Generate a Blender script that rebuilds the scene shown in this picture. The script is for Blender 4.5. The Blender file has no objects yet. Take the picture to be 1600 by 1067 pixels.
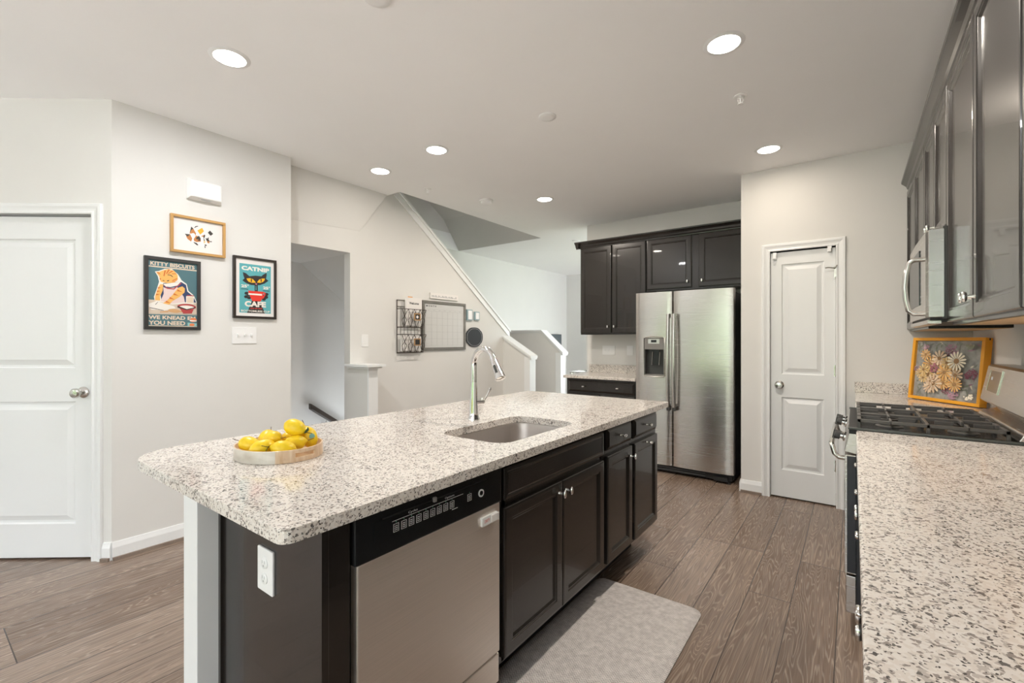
import bpy, bmesh, math, random
from mathutils import Matrix, Vector, Euler
random.seed(7)
PI = math.pi
SC = bpy.context.scene
COL = SC.collection

# ------------------------------------------------------------------ camera
CAM_H, FPX, YAW = 1.31, 718.0, math.atan(533 / 718.0)
cam_d = bpy.data.cameras.new('camera')
cam = bpy.data.objects.new('camera', cam_d)
COL.objects.link(cam)
cam.location = (0, 0, CAM_H)
cam.rotation_euler = (PI / 2, 0, YAW)
cam_d.sensor_width = 36
cam_d.lens = 36 * FPX / 1600
cam_d.shift_y = -2.5 / 1600
cam_d.clip_start = 0.02
SC.camera = cam

# ------------------------------------------------------------------ world, windows' daylight, exposure
SC.view_settings.view_transform = 'Standard'
SC.view_settings.look = 'None'
SC.view_settings.gamma = 1
SC.view_settings.use_curve_mapping = False
SC.view_settings.exposure = 0.70
SC.cycles.use_denoising = True
SC.cycles.max_bounces = 14
SC.cycles.diffuse_bounces = 9
SC.cycles.glossy_bounces = 6
SC.cycles.sample_clamp_indirect = 8
W = bpy.data.worlds.new('sky')
SC.world = W
W.use_nodes = True
bg = W.node_tree.nodes['Background']
bg.inputs[0].default_value = (0.88, 0.945, 1.0, 1)
bg.inputs[1].default_value = 3.9

def portal(x0, x1, z0, z1, y, to_plus_y, side=False):
    d = bpy.data.lights.new('window_portal', 'AREA')
    d.shape = 'RECTANGLE'; d.size = x1 - x0; d.size_y = z1 - z0
    d.cycles.is_portal = True
    o = bpy.data.objects.new('window_portal', d)
    COL.objects.link(o)
    o.location = (y, (x0 + x1) / 2, (z0 + z1) / 2) if side else ((x0 + x1) / 2, y, (z0 + z1) / 2)
    o.rotation_euler = (PI / 2, 0, PI / 2 if side == 'r' else -PI / 2) if side else (PI / 2 if to_plus_y else -PI / 2, 0, 0)
    o['kind'] = 'helper'

sun_d = bpy.data.lights.new('sun', 'SUN'); sun_d.energy = 12.0; sun_d.angle = math.radians(3); sun_d.color = (1.0, .98, .95)
sun = bpy.data.objects.new('sun', sun_d); COL.objects.link(sun)
sun.rotation_euler = (math.radians(36), 0, math.radians(-15))     # high sun behind the camera's back, bounced indoors by the added paving
WIN_REAR = [(-3.95, -2.5, 0.42, 1.72), (-2.2, 0.35, 0.12, 2.4)]
WIN_LIVING = [(-3.4, 0.4, 0.15, 2.55)]
WIN_SIDE_ADDED = (-3.0, -2.0, 0.6, 2.3)     # y0, y1, z0, z1 of an added unseen window for daylight in the wall x = -5.1
WIN_RIGHT_ADDED = (-3.0, -1.5, 0.3, 2.4)    # same layout, another unseen window added for fill light in the right wall
REAR_Y, FAR_Y = -3.3, 8.9
for w_ in WIN_REAR: portal(w_[0], w_[1], w_[2], w_[3], REAR_Y + 0.02, True)
for w_ in WIN_LIVING: portal(w_[0], w_[1], w_[2], w_[3], FAR_Y - 0.02, False)
portal(WIN_SIDE_ADDED[0], WIN_SIDE_ADDED[1], WIN_SIDE_ADDED[2], WIN_SIDE_ADDED[3], -5.08, True, True)
portal(WIN_RIGHT_ADDED[0], WIN_RIGHT_ADDED[1], WIN_RIGHT_ADDED[2], WIN_RIGHT_ADDED[3], .635, True, 'r')
portal(5.6, 8.7, .15, 2.6, .635, True, 'r')  # unseen window added to brighten the living room
LAMP_W = 11.0     # each ceiling downlight

# ------------------------------------------------------------------ materials
def nodes(name):
    m = bpy.data.materials.new(name); m.use_nodes = True
    nt = m.node_tree
    return m, nt, nt.nodes['Principled BSDF']

def N(nt, typ, **kw):
    n = nt.nodes.new(typ)
    for k, v in kw.items():
        if k in n.inputs: n.inputs[k].default_value = v
        else: setattr(n, k, v)
    return n

def ramp(nt, stops, const=False):
    r = nt.nodes.new('ShaderNodeValToRGB')
    cr = r.color_ramp
    if const: cr.interpolation = 'CONSTANT'
    while len(cr.elements) < len(stops): cr.elements.new(0.5)
    for e, (p, c) in zip(cr.elements, stops):
        e.position = p; e.color = (c[0], c[1], c[2], 1)
    return r

def plain(name, col, rough=0.5, metal=0.0, coat=0.0, noise=0.0, nscale=30, bump=0.0, emis=None, estr=0, spec=0.5):
    m, nt, b = nodes(name)
    b.inputs['Base Color'].default_value = (*col, 1)
    b.inputs['Roughness'].default_value = rough
    b.inputs['Metallic'].default_value = metal
    b.inputs['Coat Weight'].default_value = coat
    b.inputs['Specular IOR Level'].default_value = spec
    if noise or bump:
        g = N(nt, 'ShaderNodeNewGeometry')
        n = N(nt, 'ShaderNodeTexNoise', Scale=nscale, Detail=4.0)
        nt.links.new(g.outputs['Position'], n.inputs['Vector'])
        if noise:
            r = ramp(nt, [(0.3, [c * (1 - noise) for c in col]), (0.7, [min(1, c * (1 + noise)) for c in col])])
            nt.links.new(n.outputs['Fac'], r.inputs[0]); nt.links.new(r.outputs[0], b.inputs['Base Color'])
        if bump:
            bp = N(nt, 'ShaderNodeBump', Strength=bump, Distance=0.002)
            nt.links.new(n.outputs['Fac'], bp.inputs['Height']); nt.links.new(bp.outputs[0], b.inputs['Normal'])
    if emis:
        b.inputs['Emission Color'].default_value = (*emis, 1)
        b.inputs['Emission Strength'].default_value = estr
    return m

def brushed(name, col, rough, sx, sy, sz, amt=0.06, aniso=0.0):
    m, nt, b = nodes(name)
    b.inputs['Metallic'].default_value = 1
    b.inputs['Anisotropic'].default_value = aniso
    g = N(nt, 'ShaderNodeNewGeometry')
    mp = N(nt, 'ShaderNodeMapping'); mp.inputs['Scale'].default_value = (sx, sy, sz)
    n = N(nt, 'ShaderNodeTexNoise', Scale=1.0, Detail=3.0)
    nt.links.new(g.outputs['Position'], mp.inputs[0]); nt.links.new(mp.outputs[0], n.inputs['Vector'])
    r = ramp(nt, [(0.25, [c * (1 - amt) for c in col]), (0.75, [min(1, c * (1 + amt)) for c in col])])
    nt.links.new(n.outputs['Fac'], r.inputs[0]); nt.links.new(r.outputs[0], b.inputs['Base Color'])
    rr = N(nt, 'ShaderNodeMapRange'); rr.inputs['To Min'].default_value = rough * 0.85; rr.inputs['To Max'].default_value = rough * 1.15
    nt.links.new(n.outputs['Fac'], rr.inputs[0]); nt.links.new(rr.outputs[0], b.inputs['Roughness'])
    return m

def granite():
    m, nt, b = nodes('speckled_granite')
    L = nt.links.new
    g = N(nt, 'ShaderNodeNewGeometry')
    nz = N(nt, 'ShaderNodeTexNoise', Scale=60.0, Detail=3.0)
    L(g.outputs['Position'], nz.inputs['Vector'])
    add = N(nt, 'ShaderNodeVectorMath', operation='MULTIPLY_ADD')
    add.inputs[1].default_value = (0.012, 0.012, 0.012)
    L(nz.outputs['Color'], add.inputs[0]); L(g.outputs['Position'], add.inputs[2])
    v1 = N(nt, 'ShaderNodeTexVoronoi', Scale=190.0); L(add.outputs[0], v1.inputs['Vector'])
    s1 = N(nt, 'ShaderNodeSeparateColor'); L(v1.outputs['Color'], s1.inputs[0])
    big = N(nt, 'ShaderNodeTexNoise', Scale=26.0, Detail=3.0); L(g.outputs['Position'], big.inputs['Vector'])
    ma = N(nt, 'ShaderNodeMath', operation='MULTIPLY_ADD'); ma.inputs[1].default_value = 0.55; ma.inputs[2].default_value = -0.27
    L(big.outputs['Fac'], ma.inputs[0])
    sm = N(nt, 'ShaderNodeMath', operation='ADD'); L(s1.outputs[0], sm.inputs[0]); L(ma.outputs[0], sm.inputs[1])
    r1 = ramp(nt, [(0.0, (0.17, 0.155, 0.145)), (0.045, (0.33, 0.29, 0.265)), (0.14, (0.53, 0.48, 0.44)), (0.26, (0.72, 0.665, 0.61)), (0.60, (0.77, 0.73, 0.685))], True)
    L(sm.outputs[0], r1.inputs[0])
    v2 = N(nt, 'ShaderNodeTexVoronoi', Scale=330.0); L(add.outputs[0], v2.inputs['Vector'])
    s2 = N(nt, 'ShaderNodeSeparateColor'); L(v2.outputs['Color'], s2.inputs[0])
    r2 = ramp(nt, [(0.0, (1, 1, 1)), (0.055, (0, 0, 0))], True); L(s2.outputs[1], r2.inputs[0])
    mx = N(nt, 'ShaderNodeMix', data_type='RGBA'); mx.inputs[7].default_value = (0.10, 0.09, 0.085, 1)
    L(r2.outputs[0], mx.inputs[0]); L(r1.outputs[0], mx.inputs[6])
    L(mx.outputs[2], b.inputs['Base Color'])
    b.inputs['Roughness'].default_value = 0.09
    b.inputs['Specular IOR Level'].default_value = 0.6
    return m

def wood_floor():
    m, nt, b = nodes('limed_oak_planks')
    L = nt.links.new
    g = N(nt, 'ShaderNodeNewGeometry')
    sp = N(nt, 'ShaderNodeSeparateXYZ'); L(g.outputs['Position'], sp.inputs[0])
    cb = N(nt, 'ShaderNodeCombineXYZ')
    xo = N(nt, 'ShaderNodeMath', operation='ADD'); xo.inputs[1].default_value = 0.25 + 0.19 * 40
    L(sp.outputs['X'], xo.inputs[0]); 
    yo = N(nt, 'ShaderNodeMath', operation='ADD'); yo.inputs[1].default_value = 20.0
    L(sp.outputs['Y'], yo.inputs[0])
    L(yo.outputs[0], cb.inputs[0]); L(xo.outputs[0], cb.inputs[1])
    br = N(nt, 'ShaderNodeTexBrick'); br.offset = 0.37; br.offset_frequency = 3; br.squash = 1.0
    for k, v in {'Scale': 1.0, 'Brick Width': 1.45, 'Row Height': 0.19, 'Mortar Size': 0.0024, 'Mortar Smooth': 0.2, 'Bias': 0.0}.items(): br.inputs[k].default_value = v
    br.inputs['Color1'].default_value = (0, 0, 0, 1); br.inputs['Color2'].default_value = (1, 1, 1, 1); br.inputs['Mortar'].default_value = (0.5, 0.5, 0.5, 1)
    L(cb.outputs[0], br.inputs['Vector'])
    # per-plank shift of the grain
    sh = N(nt, 'ShaderNodeVectorMath', operation='MULTIPLY_ADD'); sh.inputs[1].default_value = (7.3, 3.1, 9.7)
    L(br.outputs['Color'], sh.inputs[0]); L(g.outputs['Position'], sh.inputs[2])
    mp = N(nt, 'ShaderNodeMapping'); mp.inputs['Scale'].default_value = (1.6, 0.13, 1.0); L(sh.outputs[0], mp.inputs[0])
    ns = N(nt, 'ShaderNodeTexNoise', Scale=5.5, Detail=2.5, Roughness=0.5, Distortion=0.4); L(mp.outputs[0], ns.inputs['Vector'])
    fr = N(nt, 'ShaderNodeMath', operation='MULTIPLY'); fr.inputs[1].default_value = 34.0; L(ns.outputs['Fac'], fr.inputs[0])
    sn = N(nt, 'ShaderNodeMath', operation='SINE'); 
    f2 = N(nt, 'ShaderNodeMath', operation='MULTIPLY'); f2.inputs[1].default_value = 7.5; L(fr.outputs[0], f2.inputs[0]); L(f2.outputs[0], sn.inputs[0])
    mp2 = N(nt, 'ShaderNodeMapping'); mp2.inputs['Scale'].default_value = (150.0, 5.0, 1.0); L(sh.outputs[0], mp2.inputs[0])
    fine = N(nt, 'ShaderNodeTexNoise', Scale=1.0, Detail=3.0); L(mp2.outputs[0], fine.inputs['Vector'])
    mr = N(nt, 'ShaderNodeMapRange'); mr.inputs['From Min'].default_value = 0.3; mr.inputs['From Max'].default_value = 1.0
    L(sn.outputs[0], mr.inputs[0])
    fm = N(nt, 'ShaderNodeMath', operation='MULTIPLY'); L(mr.outputs[0], fm.inputs[0]); L(fine.outputs['Fac'], fm.inputs[1])
    tone = ramp(nt, [(0.0, (0.150, 0.100, 0.072)), (0.5, (0.205, 0.145, 0.108)), (1.0, (0.27, 0.200, 0.155))]); L(br.outputs['Color'], tone.inputs[0])
    fr2 = ramp(nt, [(0.3, (0.72, 0.72, 0.72)), (0.7, (1.25, 1.25, 1.25))]); L(fine.outputs['Fac'], fr2.inputs[0])
    m1 = N(nt, 'ShaderNodeMix', data_type='RGBA', blend_type='MULTIPLY'); m1.inputs[0].default_value = 1.0
    L(tone.outputs[0], m1.inputs[6]); L(fr2.outputs[0], m1.inputs[7])
    m2 = N(nt, 'ShaderNodeMix', data_type='RGBA'); m2.inputs[7].default_value = (0.58, 0.48, 0.40, 1)
    fm2 = N(nt, 'ShaderNodeMath', operation='MULTIPLY'); fm2.inputs[1].default_value = 0.58; fm2.use_clamp = True; L(fm.outputs[0], fm2.inputs[0])
    L(fm2.outputs[0], m2.inputs[0]); L(m1.outputs[2], m2.inputs[6])
    m3 = N(nt, 'ShaderNodeMix', data_type='RGBA'); m3.inputs[7].default_value = (0.05, 0.035, 0.028, 1)
    L(br.outputs['Fac'], m3.inputs[0]); L(m2.outputs[2], m3.inputs[6])
    L(m3.outputs[2], b.inputs['Base Color'])
    b.inputs['Roughness'].default_value = 0.27
    bp = N(nt, 'ShaderNodeBump', Strength=0.25, Distance=0.001); L(fm.outputs[0], bp.inputs['Height']); L(bp.outputs[0], b.inputs['Normal'])
    return m

def mat_weave():
    m, nt, b = nodes('herringbone_vinyl_mat')
    L = nt.links.new
    g = N(nt, 'ShaderNodeNewGeometry')
    sp = N(nt, 'ShaderNodeSeparateXYZ'); L(g.outputs['Position'], sp.inputs[0])
    def mth(op, a, bb=None, c=None):
        n = N(nt, 'ShaderNodeMath', operation=op)
        for i, q in enumerate((a, bb, c)):
            if q is None: continue
            if isinstance(q, (int, float)): n.inputs[i].default_value = q
            else: L(q, n.inputs[i])
        return n.outputs[0]
    zig = mth('PINGPONG', sp.outputs['X'], 0.012)
    ph = mth('MULTIPLY', mth('ADD', sp.outputs['Y'], zig), 2 * PI / 0.011)
    st = mth('MULTIPLY_ADD', mth('SINE', ph), 0.5, 0.5)
    ns = N(nt, 'ShaderNodeTexNoise', Scale=38.0, Detail=5.0, Roughness=0.7); L(g.outputs['Position'], ns.inputs['Vector'])
    f = mth('MULTIPLY_ADD', st, 0.32, mth('MULTIPLY', ns.outputs['Fac'], 0.75))
    r = ramp(nt, [(0.28, (0.36, 0.33, 0.32)), (0.78, (0.82, 0.77, 0.745))]); L(f, r.inputs[0])
    L(r.outputs[0], b.inputs['Base Color']); b.inputs['Roughness'].default_value = 0.55
    bp = N(nt, 'ShaderNodeBump', Strength=0.5, Distance=0.001); L(st, bp.inputs['Height']); L(bp.outputs[0], b.inputs['Normal'])
    return m

def wood(name, c0, c1, sx, sy, sz, rough=0.4):
    m, nt, b = nodes(name)
    g = N(nt, 'ShaderNodeTexCoord')
    mp = N(nt, 'ShaderNodeMapping'); mp.inputs['Scale'].default_value = (sx, sy, sz)
    n = N(nt, 'ShaderNodeTexNoise', Scale=1.0, Detail=5.0, Distortion=0.6)
    nt.links.new(g.outputs['Object'], mp.inputs[0]); nt.links.new(mp.outputs[0], n.inputs['Vector'])
    r = ramp(nt, [(0.3, c0), (0.7, c1)])
    nt.links.new(n.outputs['Fac'], r.inputs[0]); nt.links.new(r.outputs[0], b.inputs['Base Color'])
    b.inputs['Roughness'].default_value = rough
    return m

def glassy(name, col=(1, 1, 1), rough=0.0):
    m, nt, b = nodes(name)
    out = nt.nodes['Material Output']
    tr = N(nt, 'ShaderNodeBsdfTransparent'); tr.inputs[0].default_value = (*col, 1)
    gl = N(nt, 'ShaderNodeBsdfGlossy'); gl.inputs['Roughness'].default_value = rough
    lw = N(nt, 'ShaderNodeFresnel'); lw.inputs[0].default_value = 1.4
    mx = N(nt, 'ShaderNodeMixShader')
    nt.links.new(lw.outputs[0], mx.inputs[0]); nt.links.new(tr.outputs[0], mx.inputs[1]); nt.links.new(gl.outputs[0], mx.inputs[2])
    nt.links.new(mx.outputs[0], out.inputs[0])
    return m

M = dict(
    wall=plain('warm_wall_paint', (0.735, 0.725, 0.705), 0.75, noise=0.012, nscale=3, bump=0.08),
    ceil=plain('ceiling_paint', (0.93, 0.93, 0.935), 0.9, noise=0.01, nscale=2),
    white=plain('white_trim_paint', (0.82, 0.83, 0.835), 0.35),
    plastic=plain('white_plastic', (0.86, 0.86, 0.86), 0.3),
    floor=wood_floor(),
    espresso=plain('espresso_cabinet_paint', (0.018, 0.0148, 0.013), 0.27, noise=0.12, nscale=180, bump=0.05, coat=0.25),
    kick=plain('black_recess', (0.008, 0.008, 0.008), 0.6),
    birch=plain('birch_ply', (0.62, 0.40, 0.20), 0.5),
    granite=granite(),
    steel=brushed('stainless_steel', (0.60, 0.575, 0.55), 0.26, 3, 3, 500, 0.05),
    steel_v=brushed('stainless_steel_dishwasher', (0.94, 0.88, 0.82), 0.52, 3, 3, 500, 0.05),
    sink=brushed('satin_sink_steel', (0.50, 0.46, 0.43), 0.42, 4, 300, 4, 0.05),
    chrome=plain('polished_chrome', (0.80, 0.80, 0.80), 0.06, 1.0),
    nickel=plain('brushed_nickel', (0.62, 0.60, 0.57), 0.22, 1.0),
    knobnick=plain('bright_nickel', (0.78, 0.77, 0.75), 0.15, 1.0),
    black=plain('black_gloss_plastic', (0.012, 0.013, 0.014), 0.22),
    blackm=plain('black_matte', (0.015, 0.015, 0.015), 0.55),
    fside=plain('textured_black_side', (0.020, 0.020, 0.020), 0.45, noise=0.3, nscale=400, bump=0.3),
    iron=plain('cast_iron', (0.085, 0.080, 0.074), 0.36),
    dgrey=plain('charcoal_grey', (0.06, 0.06, 0.058), 0.4),
    mgrey=plain('mid_grey', (0.22, 0.21, 0.20), 0.4),
    slotgrey=plain('slot_grey', (0.45, 0.45, 0.45), 0.5),
    lemon=plain('lemon_skin', (0.86, 0.60, 0.012), 0.36, noise=0.05, nscale=60, bump=0.15),
    leaf=plain('dark_green_leaf', (0.04, 0.12, 0.06), 0.5),
    stem=plain('brown_stem', (0.10, 0.05, 0.03), 0.6),
    teal=plain('teal_sticker', (0.20, 0.42, 0.36), 0.5),
    tray=wood('pale_bamboo', (0.60, 0.40, 0.24), (0.76, 0.60, 0.44), 60, 60, 8, 0.3),
    trayband=wood('silvery_birch_band', (0.50, 0.44, 0.37), (0.74, 0.70, 0.64), 9, 9, 20, 0.3),
    mat=mat_weave(),
    emit=plain('lamp_diffuser', (1, 1, 1), 0.5, emis=(1.0, 0.93, 0.84), estr=9),
    glass=glassy('window_glass'),
    rail=wood('dark_walnut', (0.035, 0.024, 0.018), (0.06, 0.043, 0.033), 20, 4, 20, 0.35),
    gold=plain('gold_frame', (0.50, 0.29, 0.10), 0.35, 0.35),
    charframe=plain('charcoal_frame', (0.030, 0.030, 0.030), 0.4),
    brownframe=plain('dark_brown_frame', (0.022, 0.015, 0.012), 0.4),
    paper=plain('paper_white', (0.80, 0.77, 0.75), 0.6),
    chalk=plain('chalkboard', (0.028, 0.032, 0.037), 0.7),
    calframe=wood('grey_washed_wood', (0.13, 0.125, 0.11), (0.22, 0.21, 0.19), 20, 6, 20, 0.6),
    board=plain('dry_erase_white', (0.62, 0.62, 0.61), 0.25),
    gridl=plain('grid_line_grey', (0.42, 0.42, 0.42), 0.5),
    ink=plain('ink_black', (0.02, 0.02, 0.02), 0.6),
    wire=plain('bronze_wire', (0.055, 0.042, 0.035), 0.4, 0.6),
    tanwood=plain('tan_wood', (0.42, 0.25, 0.12), 0.5),
    yellow=plain('mustard_painted_wood', (0.80, 0.36, 0.02), 0.35),
    flowerbg=plain('grey_glass_backing', (0.42, 0.41, 0.38), 0.25, noise=0.25, nscale=30),
    tv=plain('screen_dark', (0.11, 0.13, 0.145), 0.25),
    red=plain('red_cloth', (0.55, 0.02, 0.04), 0.7),
    grass=plain('lawn_grass', (0.17, 0.21, 0.11), 0.9, noise=0.3, nscale=3),
    hedge=plain('hedge_green', (0.16, 0.24, 0.09), 0.9, noise=0.5, nscale=3),
    tread=plain('stair_carpet', (0.45, 0.42, 0.38), 0.9),
    display=plain('oven_display_dark', (0.25, 0.23, 0.21), 0.12, 0.3),
)

def C(name, r, g, b, rough=0.6):
    if name not in M: M[name] = plain(name, (r, g, b), rough)
    return M[name]

# ------------------------------------------------------------------ mesh builder
def fr(o, u, v):
    u = Vector(u).normalized(); v = Vector(v).normalized(); n = u.cross(v)
    return Matrix(((u.x, v.x, n.x, o[0]), (u.y, v.y, n.y, o[1]), (u.z, v.z, n.z, o[2]), (0, 0, 0, 1)))

FX = lambda x, y, z: fr((x, y, z), (0, 1, 0), (0, 0, 1))      # faces +X, u = +Y
FY = lambda x, y, z: fr((x, y, z), (1, 0, 0), (0, 0, 1))      # faces -Y, u = +X
FM = lambda x, y, z: fr((x, y, z), (0, -1, 0), (0, 0, 1))     # faces -X, u = -Y

class MB:
    def __init__(s, *mats):
        s.v = []; s.f = []; s.mi = []; s.sm = []; s.mats = list(mats)
    def mat(s, m):
        if m not in s.mats: s.mats.append(m)
        return s.mats.index(m)
    def add(s, vs, fs, T=None, m=None, smooth=False):
        k = len(s.v); i = 0 if m is None else s.mat(m)
        for p in vs:
            p = Vector(p); s.v.append(T @ p if T else p)
        for f in fs:
            s.f.append([k + q for q in f]); s.mi.append(i); s.sm.append(smooth)
        return s
    def box(s, x0, x1, y0, y1, z0, z1, T=None, m=None):
        vs = [(x, y, z) for z in (z0, z1) for y in (y0, y1) for x in (x0, x1)]
        return s.add(vs, [(0, 2, 3, 1), (4, 5, 7, 6), (0, 1, 5, 4), (1, 3, 7, 5), (3, 2, 6, 7), (2, 0, 4, 6)], T, m)
    def rbox(s, x0, x1, y0, y1, z0, z1, r, T=None, m=None, seg=4):
        """box in local XY with rounded corners, extruded in z"""
        pts = []
        for cx, cy, a0 in ((x1 - r, y1 - r, 0), (x0 + r, y1 - r, 90), (x0 + r, y0 + r, 180), (x1 - r, y0 + r, 270)):
            for i in range(seg + 1):
                a = math.radians(a0 + 90 * i / seg); pts.append((cx + r * math.cos(a), cy + r * math.sin(a)))
        return s.prism(pts, z0, z1, T, m)
    def prism(s, pts, z0, z1, T=None, m=None, smooth=False):
        n = len(pts)
        vs = [(p[0], p[1], z0) for p in pts] + [(p[0], p[1], z1) for p in pts]
        fs = [list(range(n))[::-1], list(range(n, 2 * n))] + [(i, (i + 1) % n, n + (i + 1) % n, n + i) for i in range(n)]
        return s.add(vs, fs, T, m, smooth)
    def face(s, pts, T=None, m=None):
        return s.add(pts, [list(range(len(pts)))], T, m)
    def tube(s, pts, r, n=10, T=None, m=None, closed=False):
        pts = [Vector(p) for p in pts]; k = len(pts)
        rs = r if isinstance(r, (list, tuple)) else [r] * k
        vs = []; fs = []; prev = None
        for i, p in enumerate(pts):
            if closed: t = pts[(i + 1) % k] - pts[i - 1]
            else: t = pts[min(i + 1, k - 1)] - pts[max(i - 1, 0)]
            t.normalize()
            if prev is None:
                a = Vector((0, 0, 1)) if abs(t.z) < 0.9 else Vector((1, 0, 0))
                nn = (a - a.dot(t) * t).normalized()
            else: nn = (prev - prev.dot(t) * t).normalized()
            prev = nn; bb = t.cross(nn)
            for j in range(n):
                a = 2 * PI * j / n; vs.append(p + rs[i] * (math.cos(a) * nn + math.sin(a) * bb))
        for i in range(k if closed else k - 1):
            for j in range(n):
                a = i * n; b2 = ((i + 1) % k) * n
                fs.append((a + j, a + (j + 1) % n, b2 + (j + 1) % n, b2 + j))
        if not closed: fs += [list(range(n))[::-1], [(k - 1) * n + j for j in range(n)]]
        return s.add(vs, fs, T, m, True)
    def lathe(s, prof, n=24, T=None, m=None, sx=1, sy=1):
        vs = []; fs = []; k = len(prof)
        for r, z in prof:
            for j in range(n):
                a = 2 * PI * j / n; vs.append((sx * r * math.cos(a), sy * r * math.sin(a), z))
        for i in range(k - 1):
            for j in range(n): fs.append((i * n + j, i * n + (j + 1) % n, (i + 1) * n + (j + 1) % n, (i + 1) * n + j))
        if prof[0][0] > 1e-6: fs.append(list(range(n))[::-1])
        if prof[-1][0] > 1e-6: fs.append([(k - 1) * n + j for j in range(n)])
        return s.add(vs, fs, T, m, True)
    def panel(s, w, h, prof, T=None, m=None):
        """nested rectangles (inset, depth) from the outside in"""
        vs = []; fs = []
        for ins, d in prof:
            vs += [(ins, ins, d), (w - ins, ins, d), (w - ins, h - ins, d), (ins, h - ins, d)]
        for i in range(len(prof) - 1):
            for j in range(4): fs.append((4 * i + j, 4 * i + (j + 1) % 4, 4 * i + 4 + (j + 1) % 4, 4 * i + 4 + j))
        k = 4 * (len(prof) - 1); fs.append((k, k + 1, k + 2, k + 3))
        if prof[1][1] >= prof[0][1]: fs.append((3, 2, 1, 0))
        return s.add(vs, fs, T, m)
    def frame(s, w, h, b, d0, d1, T=None, m=None):
        s.box(0, w, 0, b, d0, d1, T, m); s.box(0, w, h - b, h, d0, d1, T, m)
        s.box(0, b, b, h - b, d0, d1, T, m); return s.box(w - b, w, b, h - b, d0, d1, T, m)
    def text(s, txt, x0, y0, x1, y1, z, T=None, m=None, bold=0.0, keep=False):
        c = bpy.data.curves.new('t', 'FONT'); c.body = txt; c.size = 1; c.offset = bold; c.resolution_u = 3
        o = bpy.data.objects.new('t', c); COL.objects.link(o)
        dg = bpy.context.evaluated_depsgraph_get(); me = bpy.data.meshes.new_from_object(o.evaluated_get(dg))
        xs = [q.co.x for q in me.vertices]; ys = [q.co.y for q in me.vertices]
        if xs:
            ax, bx, ay, by = min(xs), max(xs), min(ys), max(ys)
            kx = (x1 - x0) / (bx - ax); ky = (y1 - y0) / (by - ay)
            if keep: kx = min(kx, ky); ky = kx
            s.add([(x0 + (q.co.x - ax) * kx, y0 + (q.co.y - ay) * ky, z) for q in me.vertices], [list(p.vertices) for p in me.polygons], T, m)
        bpy.data.objects.remove(o); bpy.data.curves.remove(c); bpy.data.meshes.remove(me)
        return s
    def mesh(s, name, recalc=True):
        me = bpy.data.meshes.new(name)
        me.from_pydata([tuple(p) for p in s.v], [], s.f)
        for m in (s.mats or [M['white']]): me.materials.append(m)
        me.polygons.foreach_set('material_index', s.mi)
        me.polygons.foreach_set('use_smooth', s.sm)
        if recalc:
            b = bmesh.new(); b.from_mesh(me); bmesh.ops.recalc_face_normals(b, faces=b.faces[:]); b.to_mesh(me); b.free()
        if any(s.sm): me.set_sharp_from_angle(angle=math.radians(42))
        me.update(); return me

def tag(o, label=None, cat=None, group=None, kind=None):
    if label: o['label'] = label
    if cat: o['category'] = cat
    if group: o['group'] = group
    if kind: o['kind'] = kind
    return o

def obj(name, mb, parent=None, bevel=0, label=None, recalc=True, seg=2):
    o = bpy.data.objects.new(name, mb.mesh(name, recalc)); COL.objects.link(o)
    if parent is not None:
        o.parent = parent
        p = parent; off = Vector((0, 0, 0))
        if 'origin_at' in ORIG.get(parent.name, {}): off = ORIG[parent.name]['origin_at']
        o.matrix_parent_inverse = Matrix.Translation(-off)
    if bevel:
        b = o.modifiers.new('edge', 'BEVEL'); b.width = bevel; b.segments = seg; b.limit_method = 'ANGLE'; b.angle_limit = math.radians(40)
        b.harden_normals = False
    if label: o['label'] = label
    return o

ORIG = {}
def thing(name, label, cat, loc, group=None):
    o = bpy.data.objects.new(name, None); COL.objects.link(o); o.location = loc; o.empty_display_size = 0.1
    ORIG[o.name] = {'origin_at': Vector(loc)}
    return tag(o, label, cat, group)

def struct(name, mb=None, parent=None, bevel=0, loc=(0, 0, 0)):
    if mb is None:
        o = bpy.data.objects.new(name, None); COL.objects.link(o); o.location = loc; ORIG[o.name] = {'origin_at': Vector(loc)}
    else: o = obj(name, mb, parent, bevel)
    if parent is None: o['kind'] = 'structure'
    return o

# ================================================================== THE SETTING
CZ = 2.74
XW, XR, XF = -3.745, 0.655, -5.1       # board wall, right wall, stairwell's outer wall
wall = lambda *b: MB(M['wall']).box(*b)

# floor with the hole of the basement stairs
fl = MB(M['floor'])
for b_ in ((-5.3, XR + .1, REAR_Y - .15, 1.9), (-3.84, XR + .1, 1.9, 4.6), (-5.3, -4.65, 1.9, 4.6), (-5.3, XR + .1, 4.6, FAR_Y + .15)):
    fl.box(b_[0], b_[1], b_[2], b_[3], -0.12, 0)
struct('floor', fl)
# ceiling with the stairwell opening
cl = MB(M['ceil'])
HX0, HX1, HY0, HY1 = XF, -3.52, 2.92, 5.43
for b_ in ((-5.3, XR + .1, REAR_Y - .15, HY0), (HX1, XR + .1, HY0, HY1), (-5.3, HX0, HY0, HY1), (-5.3, XR + .1, HY1, FAR_Y + .15)):
    cl.box(b_[0], b_[1], b_[2], b_[3], CZ, CZ + .25)
struct('ceiling', cl)
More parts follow.
